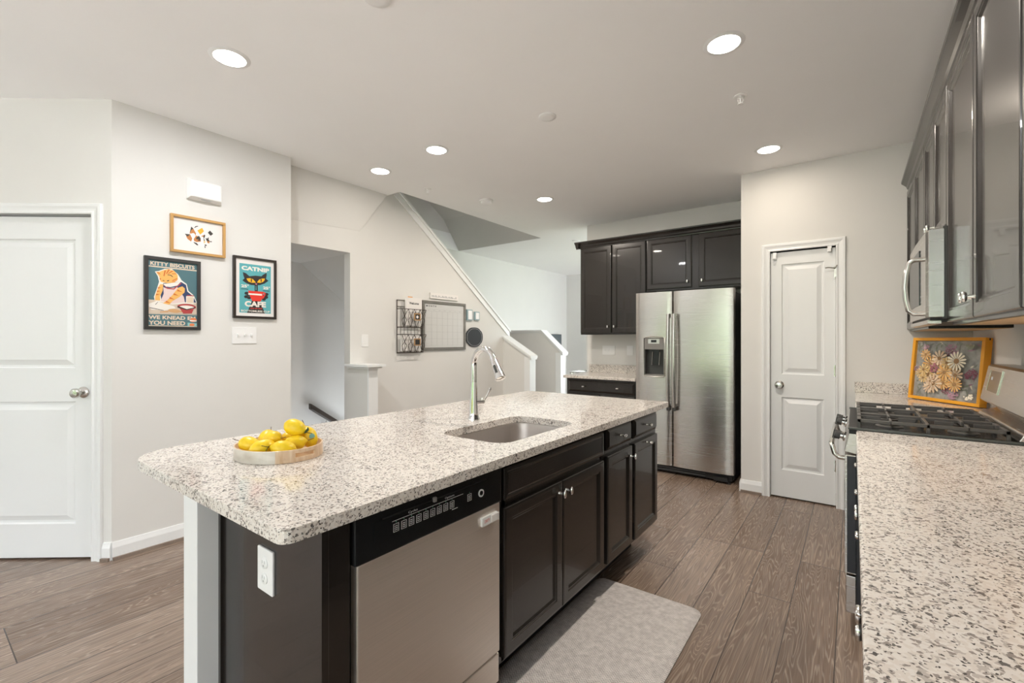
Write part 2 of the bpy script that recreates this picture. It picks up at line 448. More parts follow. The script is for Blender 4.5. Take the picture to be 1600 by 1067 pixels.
# upper flight seen through the opening
up = MB(M['wall'])
up.box(HX0 - .1, HX0, HY0 - .1, HY1 + .1, CZ + .25, 5.0)
up.box(HX1, HX1 + .1, HY0 - .1, HY1 + .1, CZ + .25, 5.0)
up.box(HX0, HX1, HY0 - .1, HY0, CZ + .25, 5.0)
up.box(HX0, HX1, HY1, HY1 + .1, CZ + .25, 5.0)
up.box(HX0, HX1, HY0, HY1, 4.9, 5.0)
struct('wall_upstairs', up)
TS = fr((HX0, 0, 0), (0, 1, 0), (0, 0, 1))
struct('ceiling_upstairs', MB(M['wall']).prism([(5.43, 2.745), (5.10, 3.17), (2.93, 4.58), (2.93, 4.89), (5.43, 4.89)], 0.001, HX1 - HX0 - .001, TS))

# walls
struct('wall_left', wall(XW, -3.54, 0.775, 1.86, 0, CZ))                     # poster wall
b_ = MB(M['wall'])
T = fr((XW - .09, 0, 0), (0, 1, 0), (0, 0, 1))
b_.prism([(0.9, 2.117), (2.526, 2.117), (2.526, 0), (4.97, 0), (4.97, 1.425), (2.92, 2.938), (2.92, CZ), (0.9, CZ)], 0, .09, T)
struct('wall_stair', b_)
# sloped bulkhead over the basement stairs
bk = MB(M['wall'])
bk.add([(XW, 1.7, CZ), (XW, 2.905, CZ), (XW, 2.63, 2.338), (XW, 1.7, 2.30), (XW + .05, 1.7, CZ), (XW + .05, 2.905, CZ), (XW + .002, 2.63, 2.338), (XW + .002, 1.7, 2.30)],
       [(4, 5, 6, 7), (1, 2, 6, 5), (0, 3, 2, 1), (0, 1, 5, 4), (3, 7, 6, 2), (0, 4, 7, 3)])
struct('wall_bulkhead', bk)
st = MB(M['wall'])
st.box(-4.75, -4.65, 0.9, 4.6, -1.6, 2.4)
st.box(-4.65, XW - .09, 0.8, 0.9, -1.6, 2.4)
T = fr((-4.65, 0, 0), (0, 1, 0), (0, 0, 1))
st.prism([(0.9, 2.117), (2.545, 2.117), (4.6, 0.617), (4.6, 0.75), (2.6, 2.3), (0.9, 2.3)], 0, 4.65 + XW - .09, T)
st.box(-4.65, XW - .09, 4.6, 4.7, -1.6, 0.7)
st.box(-4.75, XW, 0.9, 4.6, -1.7, -1.6)
struct('wall_basement_stair', st)
sp_ = MB(M['tread'])
for i in range(7): sp_.box(-4.65, XW - .09, 1.9 + .25 * i, 2.4 + .25 * i, -.19 * (i + 1) - .2, -.19 * (i + 1))
struct('floor_basement_steps', sp_)
struct('wall_back', wall(-2.68, XR, 5.19, 5.31, 0, CZ))
struct('wall_pantry', MB(M['wall']).box(-.78, -.56, 4.38, 5.19, 0, CZ).box(-.56, -.105, 4.38, 4.5, 2.045, CZ).box(-.105, XR, 4.38, 5.19, 0, CZ))
q_ = WIN_RIGHT_ADDED
struct('wall_right', MB(M['wall']).box(XR, XR + .12, REAR_Y, q_[0], 0, CZ).box(XR, XR + .12, q_[1], 5.6, 0, CZ).box(XR, XR + .12, 8.7, FAR_Y, 0, CZ).box(XR, XR + .12, 5.6, 8.7, 0, .15).box(XR, XR + .12, 5.6, 8.7, 2.6, CZ).box(XR, XR + .12, q_[0], q_[1], 0, q_[2]).box(XR, XR + .12, q_[0], q_[1], q_[3], CZ))
for k_, q_ in ((5, WIN_RIGHT_ADDED), (6, (5.6, 8.7, .15, 2.6))):  # both unseen, added to light the left side and the living room
    e = struct('window_%d' % k_, loc=(XR + .05, (q_[0] + q_[1]) / 2, q_[2]))
    T = FM(XR + .05, q_[1], q_[2]); w, h = q_[1] - q_[0], q_[3] - q_[2]
    obj('window_frame', MB(M['white']).frame(w, h, .05, -.02, .03, T).box(w / 2 - .03, w / 2 + .03, .05, h - .05, -.02, .03, T), e)
    obj('window_pane', MB(M['glass']).face([(.05, .05, 0), (w - .05, .05, 0), (w - .05, h - .05, 0), (.05, h - .05, 0)], T), e)
struct('wall_outer', wall(XF - .12, XF, 0.0, FAR_Y, 0, CZ))
struct('wall_outer_left', MB(M['wall']).box(-5.22, -5.1, REAR_Y, WIN_SIDE_ADDED[0], 0, CZ).box(-5.22, -5.1, WIN_SIDE_ADDED[1], .1, 0, CZ)
       .box(-5.22, -5.1, WIN_SIDE_ADDED[0], WIN_SIDE_ADDED[1], 0, WIN_SIDE_ADDED[2]).box(-5.22, -5.1, WIN_SIDE_ADDED[0], WIN_SIDE_ADDED[1], WIN_SIDE_ADDED[3], CZ))
e = struct('window_4', loc=(-5.15, -1.85, .5))  # unseen window, added to let in more daylight
T = FX(-5.15, WIN_SIDE_ADDED[0], WIN_SIDE_ADDED[2]); w, h = WIN_SIDE_ADDED[1] - WIN_SIDE_ADDED[0], WIN_SIDE_ADDED[3] - WIN_SIDE_ADDED[2]
obj('window_frame', MB(M['white']).frame(w, h, .05, -.02, .03, T).box(w / 2 - .03, w / 2 + .03, .05, h - .05, -.02, .03, T), e)
obj('window_pane', MB(M['glass']).face([(.05, .05, 0), (w - .05, .05, 0), (w - .05, h - .05, 0), (.05, h - .05, 0)], T), e)

def wall_with_windows(name, y0, y1, x0, x1, wins):
    mb = MB(M['wall']); xs = x0
    for a, b2, c, d in sorted(wins):
        mb.box(xs, a, y0, y1, 0, CZ); mb.box(a, b2, y0, y1, 0, c); mb.box(a, b2, y0, y1, d, CZ); xs = b2
    mb.box(xs, x1, y0, y1, 0, CZ); struct(name, mb)
wall_with_windows('wall_rear', REAR_Y - .12, REAR_Y, -5.1, XR, WIN_REAR)
wall_with_windows('wall_far', FAR_Y, FAR_Y + .12, XF, XR, WIN_LIVING)
wn = 0
for (a, b2, c, d), y, s_ in [(w_, REAR_Y, -1) for w_ in WIN_REAR] + [(w_, FAR_Y, 1) for w_ in WIN_LIVING]:
    wn += 1
    e = struct('window_%d' % wn, loc=((a + b2) / 2, y, c))
    T = FY(a, y + (.04 if s_ > 0 else -.08), c)
    mb = MB(M['white']); w, h = b2 - a, d - c
    mb.frame(w, h, .05, -.02, .03, T)
    mb.box(w / 2 - .03, w / 2 + .03, .05, h - .05, -.02, .03, T)
    mb.box(.05, w - .05, h * .52, h * .52 + .05, -.02, .03, T)
    obj('window_frame', mb, e)
    obj('window_pane', MB(M['glass']).face([(.05, .05, 0), (w - .05, .05, 0), (w - .05, h - .05, 0), (.05, h - .05, 0)], T), e)
# garden behind the house, seen only as a reflection
tag(obj('lawn', MB(M['grass']).box(-30, 25, -30, -8.5, -.5, -.35).box(-30, 25, FAR_Y + .3, 30, -.5, -.35)), kind='structure')
tag(obj('bounce_patio', MB(C('bounce_concrete', .55, .54, .52)).box(-30, 25, -8.5, REAR_Y - .13, -.5, -.33)), kind='structure')  # unseen pale paving added to bounce sunlight up to the ceiling
hb = MB(M['hedge'])
for i in range(26):
    x = -22 + i * 1.5
    hb.lathe([(0.01, 0), (1.2, .15), (1.35, 1.6), (1.0, 2.9 + .3 * math.sin(i * 2.1)), (0.01, 3.5 + .3 * math.sin(i * 2.1))], 10, Matrix.Translation((x, -15 + .6 * math.sin(i), -.35)))
tag(obj('hedge', hb), kind='stuff')

# angled wall with the white door
DC = Vector((-3.54, .775, 0)); DD = Vector((-.786, -.618, 0)); UU = -DD
def solve_s(u):
    a = (u - 800) / FPX
    r = Vector((-math.sin(YAW) + math.cos(YAW) * a, math.cos(YAW) + math.sin(YAW) * a, 0))
    det = DD.x * (-r.y) - DD.y * (-r.x)
    return ((-DC.x) * (-r.y) - (-DC.y) * (-r.x)) / det
s_cas, s_dr = solve_s(161.5), solve_s(144.5)
DW_ = .80
s_dl = s_dr + DW_; s_end = 1.98
TD = lambda s, z, d=0: fr(DC + DD * s + Vector((0, 0, z)) + Vector((.618, -.786, 0)) * d, UU, (0, 0, 1))
mb = MB(M['wall'])
mb.box(0, s_dr - .004, 0, CZ, -.12, 0, TD(s_dr - .004, 0))
mb.box(0, DW_ + .008, 2.06, CZ, -.12, 0, TD(s_dl + .004, 0))
mb.box(0, s_end - s_dl - .004, 0, CZ, -.12, 0, TD(s_end, 0))
struct('wall_angled', mb)

def casing(name, Tf, w, h, cw=.062):
    """door casing: Tf's origin at the opening's lower left"""
    mb = MB(M['white'])
    prof = [(0, 0), (0, .011), (.008, .014), (.018, .010), (.03, .012), (.044, .018), (.058, .018), (cw, .012), (cw, 0)]
    outer = [(-cw, 0), (-cw, h + cw), (w + cw, h + cw), (w + cw, 0)]
    path = lambda o: [(-o, 0), (-o, h + o), (w + o, h + o), (w + o, 0)]
    vs = []; k = len(prof)
    for o, d in prof: vs += [(p[0], p[1], d) for p in path(o)]
    fs = []
    for i in range(k - 1):
        for j in range(3): fs.append((4 * i + j, 4 * i + j + 1, 4 * i + 4 + j + 1, 4 * i + 4 + j))
    mb.add(vs, fs, Tf)
    mb.box(-.004, 0, 0, h, -.1, .011, Tf); mb.box(w, w + .004, 0, h, -.1, .011, Tf); mb.box(-.004, w + .004, h, h + .004, -.1, .011, Tf)
    return struct(name, mb)

def round_knob(parent, T, name='door_knob'):
    mb = MB(M['nickel']).lathe([(.033, 0), (.033, .006), (.026, .012), (.012, .016), (.011, .034), (.02, .040), (.0285, .050), (.0285, .062), (.022, .070), (0.001, .073)], 28, T)
    return obj(name, mb, parent)

def door(name, Tf, w, h, panels, knob, hinges=None, hinge_x=None):
    loc = (Tf @ Vector((w / 2, 0, 0)))
    e = struct(name, loc=tuple(loc))
    mb = MB(M['white']); th = -.035
    sx = panels[0][0]
    mb.box(0, w, 0, h, th, -.015, Tf)
    xs0, xs1 = panels[0][0], panels[0][1]
    mb.box(0, xs0, 0, h, -.015, 0, Tf); mb.box(xs1, w, 0, h, -.015, 0, Tf)
    z = 0
    for x0, x1, z0, z1 in panels:
        mb.box(xs0, xs1, z, z0, -.015, 0, Tf); z = z1
        mb.panel(x1 - x0, z1 - z0, [(0, 0), (.007, -.012), (.018, -.013), (.046, -.002), (.050, -.0005)], Tf @ Matrix.Translation((x0, z0, 0)))
    mb.box(xs0, xs1, z, h, -.015, 0, Tf)
    obj('door_slab', mb, e)
    round_knob(e, Tf @ Matrix.Translation((knob[0], knob[1], 0)))
    if hinges:
        for hz in hinges:
            hb = MB(M['nickel']).tube([(hinge_x, hz - .045, .006), (hinge_x, hz + .045, .006)], .006, 8, Tf)
            hb.box(hinge_x - .012, hinge_x + .012, hz - .045, hz + .045, .0005, .003, Tf)
            obj('hinge', hb, e)
    return e

# left door (white two panel), its opening, frame
Tl = TD(s_dl, .012, -.02)
casing('trim_1', TD(s_dl, 0), DW_, 2.055)
door('door_1', Tl, DW_, 2.032, [(.115, DW_ - .115, .20, .93), (.115, DW_ - .115, 1.13, 1.90)], (DW_ - .068, .985))
struct('wall_closet_back', MB(M['wall']).box(0, DW_ + .3, 0, 2.3, -.5, -.4, TD(s_dl + .1, 0)))
# pantry door
PX0, PX1 = -.558, -.107
door('door_2', FY(PX0 + .003, 4.40, .012), PX1 - PX0 - .006, 2.025, [(.078, PX1 - PX0 - .08, .222, .825), (.078, PX1 - PX0 - .08, 1.015, 1.925)], (.062, .925),
     [.31, 1.055, 1.82], PX1 - PX0 - .004)
casing('trim_2', FY(PX0, 4.38, 0), PX1 - PX0, 2.045)
struct('wall_pantry_back', wall(-.7, .1, 4.8, 4.9, 0, 2.3))
for lx, z_ in ((PX0 + .02, 2.0), (PX1 - .055, 2.02)):
    b_ = MB(M['plastic']).box(lx, lx + .028, 4.37, 4.385, z_ - .02, z_ + .035).box(lx + .004, lx + .024, 4.362, 4.37, z_ - .018, z_ + .012)
    o = obj('door_latch', b_, bevel=.002)
    tag(o, 'small white latch at the upper %s corner of the narrow pantry door' % ('knob-side' if lx < -.3 else 'hinge-side'), 'latch')
hk = MB(M['nickel']).box(PX1 - .012, PX1 + .004, 4.366, 4.378, 1.80, 1.885).tube([(PX1 - .005, 4.365, 1.868), (PX1 - .05, 4.352, 1.875), (PX1 - .068, 4.345, 1.872)], .005, 8)
hk.tube([(PX1 - .005, 4.365, 1.868), (PX1 + .008, 4.352, 1.89)], .004, 8)
tag(obj('hinge_door_stop', hk), 'metal hinge-mounted doorstop near the top of the pantry door', 'doorstop')

def baseboard(name, Tf, L, h=.105, shoe=False):
    mb = MB(M['white'])
    P_ = [(0, 0), (.014, 0), (.014, h - .03), (.009, h - .012), (.006, h), (0, h)]
    # local: u along the wall, v up, n out of the wall
    mb.add([(x, p[1], p[0]) for x in (0, L) for p in P_], [list(range(6)), list(range(6, 12))] + [(i, (i + 1) % 6, 6 + (i + 1) % 6, 6 + i) for i in range(6)], Tf)
    if shoe:
        mb.box(0, L, 0, .02, .014, .028, Tf, M['shoe'])
    return struct(name, mb)
M['shoe'] = wood('oak_shoe_moulding', (0.20, 0.15, 0.12), (0.28, 0.22, 0.18), 10, 10, 10, .4)
baseboard('baseboard_left', FX(-3.54, .775, 0), 1.085, shoe=True)
baseboard('baseboard_angled', TD(s_dr - .064, 0), s_dr - .064, shoe=True)
baseboard('baseboard_pantry', FY(-.78, 4.38, 0), .16, shoe=True)
baseboard('baseboard_stair', FX(XW, 2.62, 0), 2.2)
baseboard('baseboard_pantry_side', fr((-.78, 4.5, 0), (0, -1, 0), (0, 0, 1)), .12)
baseboard('baseboard_outer', FX(XF, 5.9, 0), 3.0)

# diagonal stair trim on top of the board wall
dz = (2.938 - 1.425) / (4.97 - 2.92)
mb = MB(M['white'])
T = fr((XW - .105, 0, 0), (0, 1, 0), (0, 0, 1))
off = lambda y, d: 1.425 + dz * (4.97 - y) + d
mb.prism([(4.985, off(4.985, -.0)), (4.985, off(4.985, .03)), (2.93, off(2.93, .03)), (2.93, off(2.93, 0))], 0, .13, T)
mb.prism([(4.975, off(4.975, -.075)), (4.975, off(4.975, 0)), (2.93, off(2.93, 0)), (2.93, off(2.93, -.075))], .105, .118, T)
struct('trim_3', mb)

# stub wall with cap beside the basement opening
struct('wall_stub', wall(XW, -3.467, 2.52, 2.61, 0, 1.055))
struct('trim_4', MB(M['white']).box(XW, -3.40, 2.465, 2.665, 1.07, 1.09).box(XW, -3.425, 2.49, 2.64, 1.052, 1.07)
       .box(-3.47, -3.452, 2.515, 2.615, 0, 1.055))
# knee walls at the foot of the stairs (landing between them)
def knee(nm, tn, y0, y1, pts, cap, xend):
    T = FY(0, y1, 0)
    struct(nm, MB(M['wall']).prism(pts, 0, y1 - y0, T))
    c = MB(M['white'])
    for (xa, za), (xb_, zb) in zip(cap[:-1], cap[1:]):
        c.prism([(xa, za), (xb_, zb), (xb_, zb + .028), (xa, za + .028)], -.02, y1 - y0 + .02, T)
        c.prism([(xa, za - .02), (xb_, zb - .02), (xb_, zb), (xa, za)], -.008, y1 - y0 + .008, T)
    c.box(xend - .075, xend + .012, y0 - .006, y1 + .006, 0, cap[-1][1] + .02)
    struct(tn, c)
knee('wall_knee_near', 'trim_5', 4.85, 4.97, [(XW - .09, 0), (-3.325, 0), (-3.325, 1.09), (XW - .09, 1.39)], [(XW - .09, 1.39), (-3.29, 1.078)], -3.325)
knee('wall_knee_far', 'trim_6', 5.75, 5.87, [(XF, 0), (-3.40, 0), (-3.40, 1.12), (-3.735, 1.425), (XF, 1.425)], [(XF, 1.43), (-3.72, 1.43), (-3.35, 1.105)], -3.40)
sp_ = MB(M['tread'])
for i in range(3): sp_.box(XF, -3.45 - .27 * i, 4.97, 5.75, .18 * i, .18 * (i + 1))
for i in range(10): sp_.box(XF, XW - .09, 4.97 - .25 * (i + 1), 5.2, .57 + .18 * i, .54 + .18 * (i + 1)) if i < 0 else sp_.box(XF, XW - .09, 4.97 - .25 * (i + 1), 4.97 - .25 * i, .57 + .18 * i, .54 + .18 * (i + 1))
struct('floor_stair_treads', sp_)

# ================================================================== CEILING FITTINGS
LIGHTS = [((359, 90), (-2.536, 1.017), 'recessed downlight above the island end near the framed cat posters'),
          ((1131, 68), (-.501, 2.39), 'large recessed downlight above the kitchen aisle, nearest the cooker'),
          ((682, 234), (-2.517, 2.437), 'recessed downlight above the far island side, middle of the left ceiling row'),
          ((594, 267), (-3.214, 2.458), 'recessed downlight nearest the sloped bulkhead over the basement stairs'),
          ((851, 311), (-2.516, 3.945), 'small recessed downlight in front of the black wall cabinets'),
          ((1201, 233), (-.509, 3.913), 'recessed downlight in front of the narrow pantry door')]
def downlight(x, y, label, i):
    e = thing('recessed_light', label, 'ceiling light', (x, y, CZ), 'recessed ceiling downlights')
    T = Matrix.Translation((x, y, 0))
    obj('trim_ring', MB(M['white']).lathe([(.071, CZ - .001), (.073, CZ - .006), (.088, CZ - .004), (.094, CZ), (.094, CZ + .004), (.071, CZ + .004)], 36, T), e)
    obj('diffuser', MB(M['emit']).lathe([(0.0001, CZ - .003), (.071, CZ - .003), (.071, CZ - .001), (0.0001, CZ - .001)], 36, T), e)
    d = bpy.data.lights.new('downlight_lamp', 'AREA'); d.shape = 'DISK'; d.size = .13; d.energy = LAMP_W * (1.1, 1.9, .38, .06, 1.3, .22)[i]; d.color = ((.97, .98, 1.0), (1.0, .91, .80), (1.0, .90, .78), (1.0, .9, .78), (1.0, .90, .78), (1.0, .86, .70))[i]
    l = bpy.data.objects.new('downlight_lamp', d); COL.objects.link(l); l.parent = e; l.location = (0, 0, -.012)
for i, (uv, (x, y), lb) in enumerate(LIGHTS): downlight(x, y, lb, i)

def disc(name, x, y, r, h, label, cat):
    return tag(obj(name, MB(M['plastic']).lathe([(r, CZ), (r, CZ - h * .4), (r * .9, CZ - h * .8), (r * .5, CZ - h), (0.001, CZ - h)], 32, Matrix.Translation((x, y, 0)))), label, cat)
disc('ceiling_cover_plate', -1.573, 2.497, .055, .012, 'flat round white cover plate on the ceiling above the sink', 'cover plate')
disc('ceiling_cover_plate', -1.591, 1.20, .06, .014, 'round white cover plate on the ceiling at the top edge of the view', 'cover plate')
disc('ceiling_cover_plate', -3.208, 5.869, .06, .012, 'round white ceiling plate beyond the black wall cabinets, above the living room', 'cover plate')
sd = thing('smoke_detector', 'round white smoke detector on the ceiling beside the stair opening', 'smoke detector', (-3.018, 3.625, CZ))
T = Matrix.Translation((-3.018, 3.625, 0))
obj('detector_base', MB(M['plastic']).lathe([(.07, CZ), (.07, CZ - .012), (.062, CZ - .014)], 32, T), sd)
obj('detector_cover', MB(M['plastic']).lathe([(.058, CZ - .012), (.056, CZ - .034), (.04, CZ - .042), (0.001, CZ - .044)], 32, T), sd)
for x, y, lb in ((-.53, 2.962, 'white ceiling sprinkler head above the aisle between the two right downlights'), (-3.235, 3.017, 'white ceiling sprinkler head near the top of the stair trim')):
    s_ = thing('fire_sprinkler', lb, 'sprinkler', (x, y, CZ), 'ceiling sprinkler heads'); T = Matrix.Translation((x, y, 0))
    obj('escutcheon', MB(M['plastic']).lathe([(.036, CZ), (.036, CZ - .004), (.022, CZ - .009), (.014, CZ - .003)], 24, T), s_)
    sb = MB(M['plastic']).lathe([(.011, CZ), (.011, CZ - .015), (.004, CZ - .02), (.004, CZ - .045), (.017, CZ - .047), (.017, CZ - .050), (0.001, CZ - .050)], 20, T)
    sb.tube([(x + .011, y, CZ - .012), (x + .015, y, CZ - .028), (x + .003, y, CZ - .046)], .0022, 6).tube([(x - .011, y, CZ - .012), (x - .015, y, CZ - .028), (x - .003, y, CZ - .046)], .0022, 6)
    obj('sprinkler_head', sb, s_)

# ================================================================== CABINETRY HELPERS
DOORP = [(0, 0), (0, .016), (.003, .019), (.010, .020), (.044, .020), (.046, .0165), (.052, .0165), (.060, .010), (.064, .010)]
DRAWP = [(0, 0), (0, .008), (.003, .010), (.020, .020), (.023, .020)]
def knob_cab(parent, T, wide=False):
    mb = MB(M['knobnick']).lathe([(.007, 0), (.0055, .004), (.005, .020)], 14, T)
    a, b = (.017, .0085) if wide else (.0085, .017)
    for (q, z) in ():
        pass
    mb.lathe([(.55, .018), (.85, .020), (1.0, .024), (1.0, .028), (.85, .031), (0.001, .032)], 20, T, sx=a, sy=b)
    return obj('knob', mb, parent)
def cab_door(parent, T, w, h, knob=None, nm='door', prof=DOORP, mat=None):
    wide = nm == 'drawer'
    d = obj(nm, MB(mat or M['espresso']).panel(w, h, prof, T), parent, bevel=.0012)
    if knob: knob_cab(d, T @ Matrix.Translation((knob[0], knob[1], .020)), wide)
    return d
def crown(mb, pts):
    """pts: plan polyline of (x, y, nx, ny) outward; builds crown moulding z0..z1"""
    return mb
CR = [(0, 0), (.006, 0), (.008, .012), (.018, .02), (.024, .038), (.042, .056), (.050, .062), (.052, .075), (0, .075)]

# ================================================================== ISLAND
XI = -.985                                  # plane of the island's door faces
def island_slab():
    b = bmesh.new()
    def arc(cx, cy, r, a0, a1, n=6): return [(cx + r * math.cos(math.radians(a0 + (a1 - a0) * i / n)), cy + r * math.sin(math.radians(a0 + (a1 - a0) * i / n))) for i in range(n + 1)]
    xa, xb_, ya, yb = -2.03, -.945, .478, 2.955
    out = arc(xb_ - .03, ya + .03, .03, 270, 360) + arc(xb_ - .015, yb - .015, .015, 0, 90, 3) + arc(xa + .02, yb - .02, .02, 90, 180, 3) + arc(xa + .17, ya + .17, .17, 180, 270, 10)
    r = .075; x0, x1, y0, y1 = -1.418, -1.062, 1.375, 1.955
    inn = arc(x1 - r, y1 - r, r, 0, 90) + arc(x0 + r, y1 - r, r, 90, 180) + arc(x0 + r, y0 + r, r, 180, 270) + arc(x1 - r, y0 + r, r, 270, 360)
    es = []
    for loop in (out, inn):
        vs = [b.verts.new((p[0], p[1], .914)) for p in loop]
        es += [b.edges.new((vs[i], vs[(i + 1) % len(vs)])) for i in range(len(vs))]
    bmesh.ops.triangle_fill(b, use_beauty=True, use_dissolve=False, edges=es)
    fs = b.faces[:]
    r_ = bmesh.ops.extrude_face_region(b, geom=fs)
    bmesh.ops.translate(b, verts=[g for g in r_['geom'] if isinstance(g, bmesh.types.BMVert)], vec=(0, 0, -.032))
    bmesh.ops.recalc_face_normals(b, faces=b.faces[:])
    me = bpy.data.meshes.new('island_worktop'); b.to_mesh(me); b.free(); me.materials.append(M['granite'])
    o = bpy.data.objects.new('island_worktop', me); COL.objects.link(o)
    m = o.modifiers.new('edge', 'BEVEL'); m.width = .006; m.segments = 3; m.limit_method = 'ANGLE'; m.angle_limit = math.radians(50)
    return tag(o, 'speckled grey and white granite worktop of the kitchen island with sink cut-out', 'countertop')
island_slab()
FXI = lambda y, z: FX(XI - .02, y, z)
IB0, IT = .162, .882
# sink base
e = thing('sink_base_cabinet', 'espresso island cabinet under the sink with two doors and a false drawer front', 'cabinet', (-1.3, 1.69, 0))
obj('carcass', MB(M['espresso']).box(-1.53, XI - .02, 1.272, 1.29, IB0, IT).box(-1.53, XI - .02, 2.098, 2.116, IB0, IT).box(-1.53, XI - .02, 1.29, 2.098, IB0, IB0 + .018).box(-1.53, -1.512, 1.29, 2.098, IB0, IT)
    .box(XI - .04, XI - .02, 1.29, 2.098, .70, .76).box(XI - .04, XI - .02, 1.29, 2.098, .855, IT).box(XI - .04, XI - .02, 1.29, 1.31, .165, .86).box(XI - .04, XI - .02, 2.078, 2.098, .165, .86).box(XI-.04,XI-.02,1.67,1.71,.165,.70)
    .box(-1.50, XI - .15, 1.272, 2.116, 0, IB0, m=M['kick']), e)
cab_door(e, FXI(1.285, .742), .802, .114, nm='false_drawer_front', prof=[(0, 0), (0, .016), (.003, .019), (.012, .020), (.016, .0175), (.022, .020)])
cab_door(e, FXI(1.285, .183), .400, .533, (.374, .487))
cab_door(e, FXI(1.690, .183), .400, .533, (.026, .487))
# drawer base
e = thing('drawer_base_cabinet', 'espresso island cabinet with two small drawers over two doors, nearest the refrigerator', 'cabinet', (-1.3, 2.49, 0))
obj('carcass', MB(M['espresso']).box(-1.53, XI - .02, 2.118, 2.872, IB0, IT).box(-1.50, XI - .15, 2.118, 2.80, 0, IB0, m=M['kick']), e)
cab_door(e, FXI(2.133, .752), .318, .112, (.159, .056), 'drawer', DRAWP)
cab_door(e, FXI(2.487, .752), .372, .112, (.186, .056), 'drawer', DRAWP)
cab_door(e, FXI(2.133, .183), .318, .542, (.295, .487))
d2 = cab_door(e, FXI(2.487, .183), .372, .542)
knob_cab(d2, FXI(2.487, .17) @ Matrix.Translation((.186, .533, .020)), True)
ib = MB(M['birch'])
for za, zb in ((.77, .855), (.27, .36)): obj('cabinet_edge', MB(M['birch']).box(XI - .0201, XI - .018, 2.462, 2.470, za, zb), e, label='pale unpainted strip in the gap between the doors')
# filler, end panel
e = thing('island_end_panel', 'dark espresso panel closing the near end of the island', 'panel', (-1.25, .6, 0))
obj('panel_board', MB(M['espresso']).box(-1.529, XI, .59, .608, 0, IT), e, bevel=.001)
obj('filler_strip', MB(M['espresso']).box(XI - .02, XI - .001, .608, .664, 0, IT).box(XI-.10,XI-.02,.608,.663,0,.11), e)
obj('corner_bead', MB(M['espresso']).box(-1.529, -1.515, .582, .59, 0, IT), e)
hw = thing('island_knee_wall', 'white painted knee wall with square end column carrying the island worktop overhang', 'half wall', (-1.58, 1.7, 0))
obj('column', MB(M['white']).box(-1.632, -1.5295, .526, .66, 0, .86), hw, bevel=.002)
obj('column_cap', MB(M['white']).box(-1.642, -1.5225, .518, .67, .85, .882).box(-1.652, -1.5145, .510, .68, .868, .882), hw, bevel=.003)
obj('wall_board', MB(M['white']).box(-1.62, -1.5305, .66, 2.88, 0, .882), hw)

def plate(name, T, w, h, label, cat, toggles=0, outlets=0, group=None, rocker=0):
    e = thing(name, label, cat, tuple(T @ Vector((0, 0, 0))), group)
    obj('plate', MB(M['plastic']).rbox(-w / 2, w / 2, -h / 2, h / 2, 0, .006, .004, T), e, bevel=.0015)
    for i in range(toggles):
        x = (i - (toggles - 1) / 2) * .046
        obj('toggle', MB(M['plastic']).box(x - .006, x + .006, -.012, .012, .006, .008, T).box(x - .004, x + .004, -.002, .010, .008, .019, T), e)
    for i in range(rocker):
        x = (i - (rocker - 1) / 2) * .046
        obj('rocker', MB(M['plastic']).rbox(x - .016, x + .016, -.033, .033, .006, .0085, .003, T), e, bevel=.001)
    for i in range(outlets):
        y = (i - (outlets - 1) / 2) * .04
        mb = MB(M['plastic']).lathe([(.0165, .006), (.0165, .0085), (.015, .0095), (0.001, .0095)], 20, T @ Matrix.Translation((0, y, 0)), sy=.85)
        for dx in (-.006, .006): mb.box(dx - .001, dx + .001, y, y + .008, .0095, .0100, T, M['slotgrey'])
        mb.lathe([(.0025, .0095), (.0025, .0101), (0.0001, .0101)], 8, T @ Matrix.Translation((0, y - .006, 0)), M['slotgrey'])
        obj('socket', mb, e)
    return e
plate('wall_outlet', FY(-1.245, .59, .702), .082, .115, 'white double electrical outlet on the dark island end panel', 'outlet', outlets=2)

# sink bowl and drain
e = thing('undermount_sink', 'satin stainless undermount sink bowl set into the island worktop', 'sink', (-1.24, 1.665, .69))
mb = MB(M['sink'])
def rr(x0, x1, y0, y1, r, z, n=6):
    o = []
    for cx, cy, a0 in ((x1 - r, y1 - r, 0), (x0 + r, y1 - r, 90), (x0 + r, y0 + r, 180), (x1 - r, y0 + r, 270)):
        for i in range(n + 1):
            a = math.radians(a0 + 90 * i / n); o.append((cx + r * math.cos(a), cy + r * math.sin(a), z))
    return o
loops = [rr(-1.435, -1.045, 1.36, 1.97, .09, .8815), rr(-1.412, -1.068, 1.382, 1.948, .075, .8812), rr(-1.410, -1.070, 1.384, 1.946, .075, .875), rr(-1.400, -1.08, 1.394, 1.936, .07, .74), rr(-1.385, -1.095, 1.41, 1.92, .06, .705), rr(-1.34, -1.14, 1.45, 1.88, .04, .695), rr(-1.27, -1.21, 1.635, 1.695, .028, .692)]
vs = [p for l in loops for p in l]; n_ = len(loops[0])
mb.add(vs, [(k * n_ + i, k * n_ + (i + 1) % n_, (k + 1) * n_ + (i + 1) % n_, (k + 1) * n_ + i) for k in range(len(loops) - 1) for i in range(n_)] + [[(len(loops) - 1) * n_ + i for i in range(n_)]], smooth=True)
obj('bowl', mb, e, recalc=True)
obj('drain', MB(M['chrome']).lathe([(.028, .6925), (.045, .6965), (.043, .699), (.03, .696), (0.001, .694)], 24, Matrix.Translation((-1.24, 1.665, 0))), e)

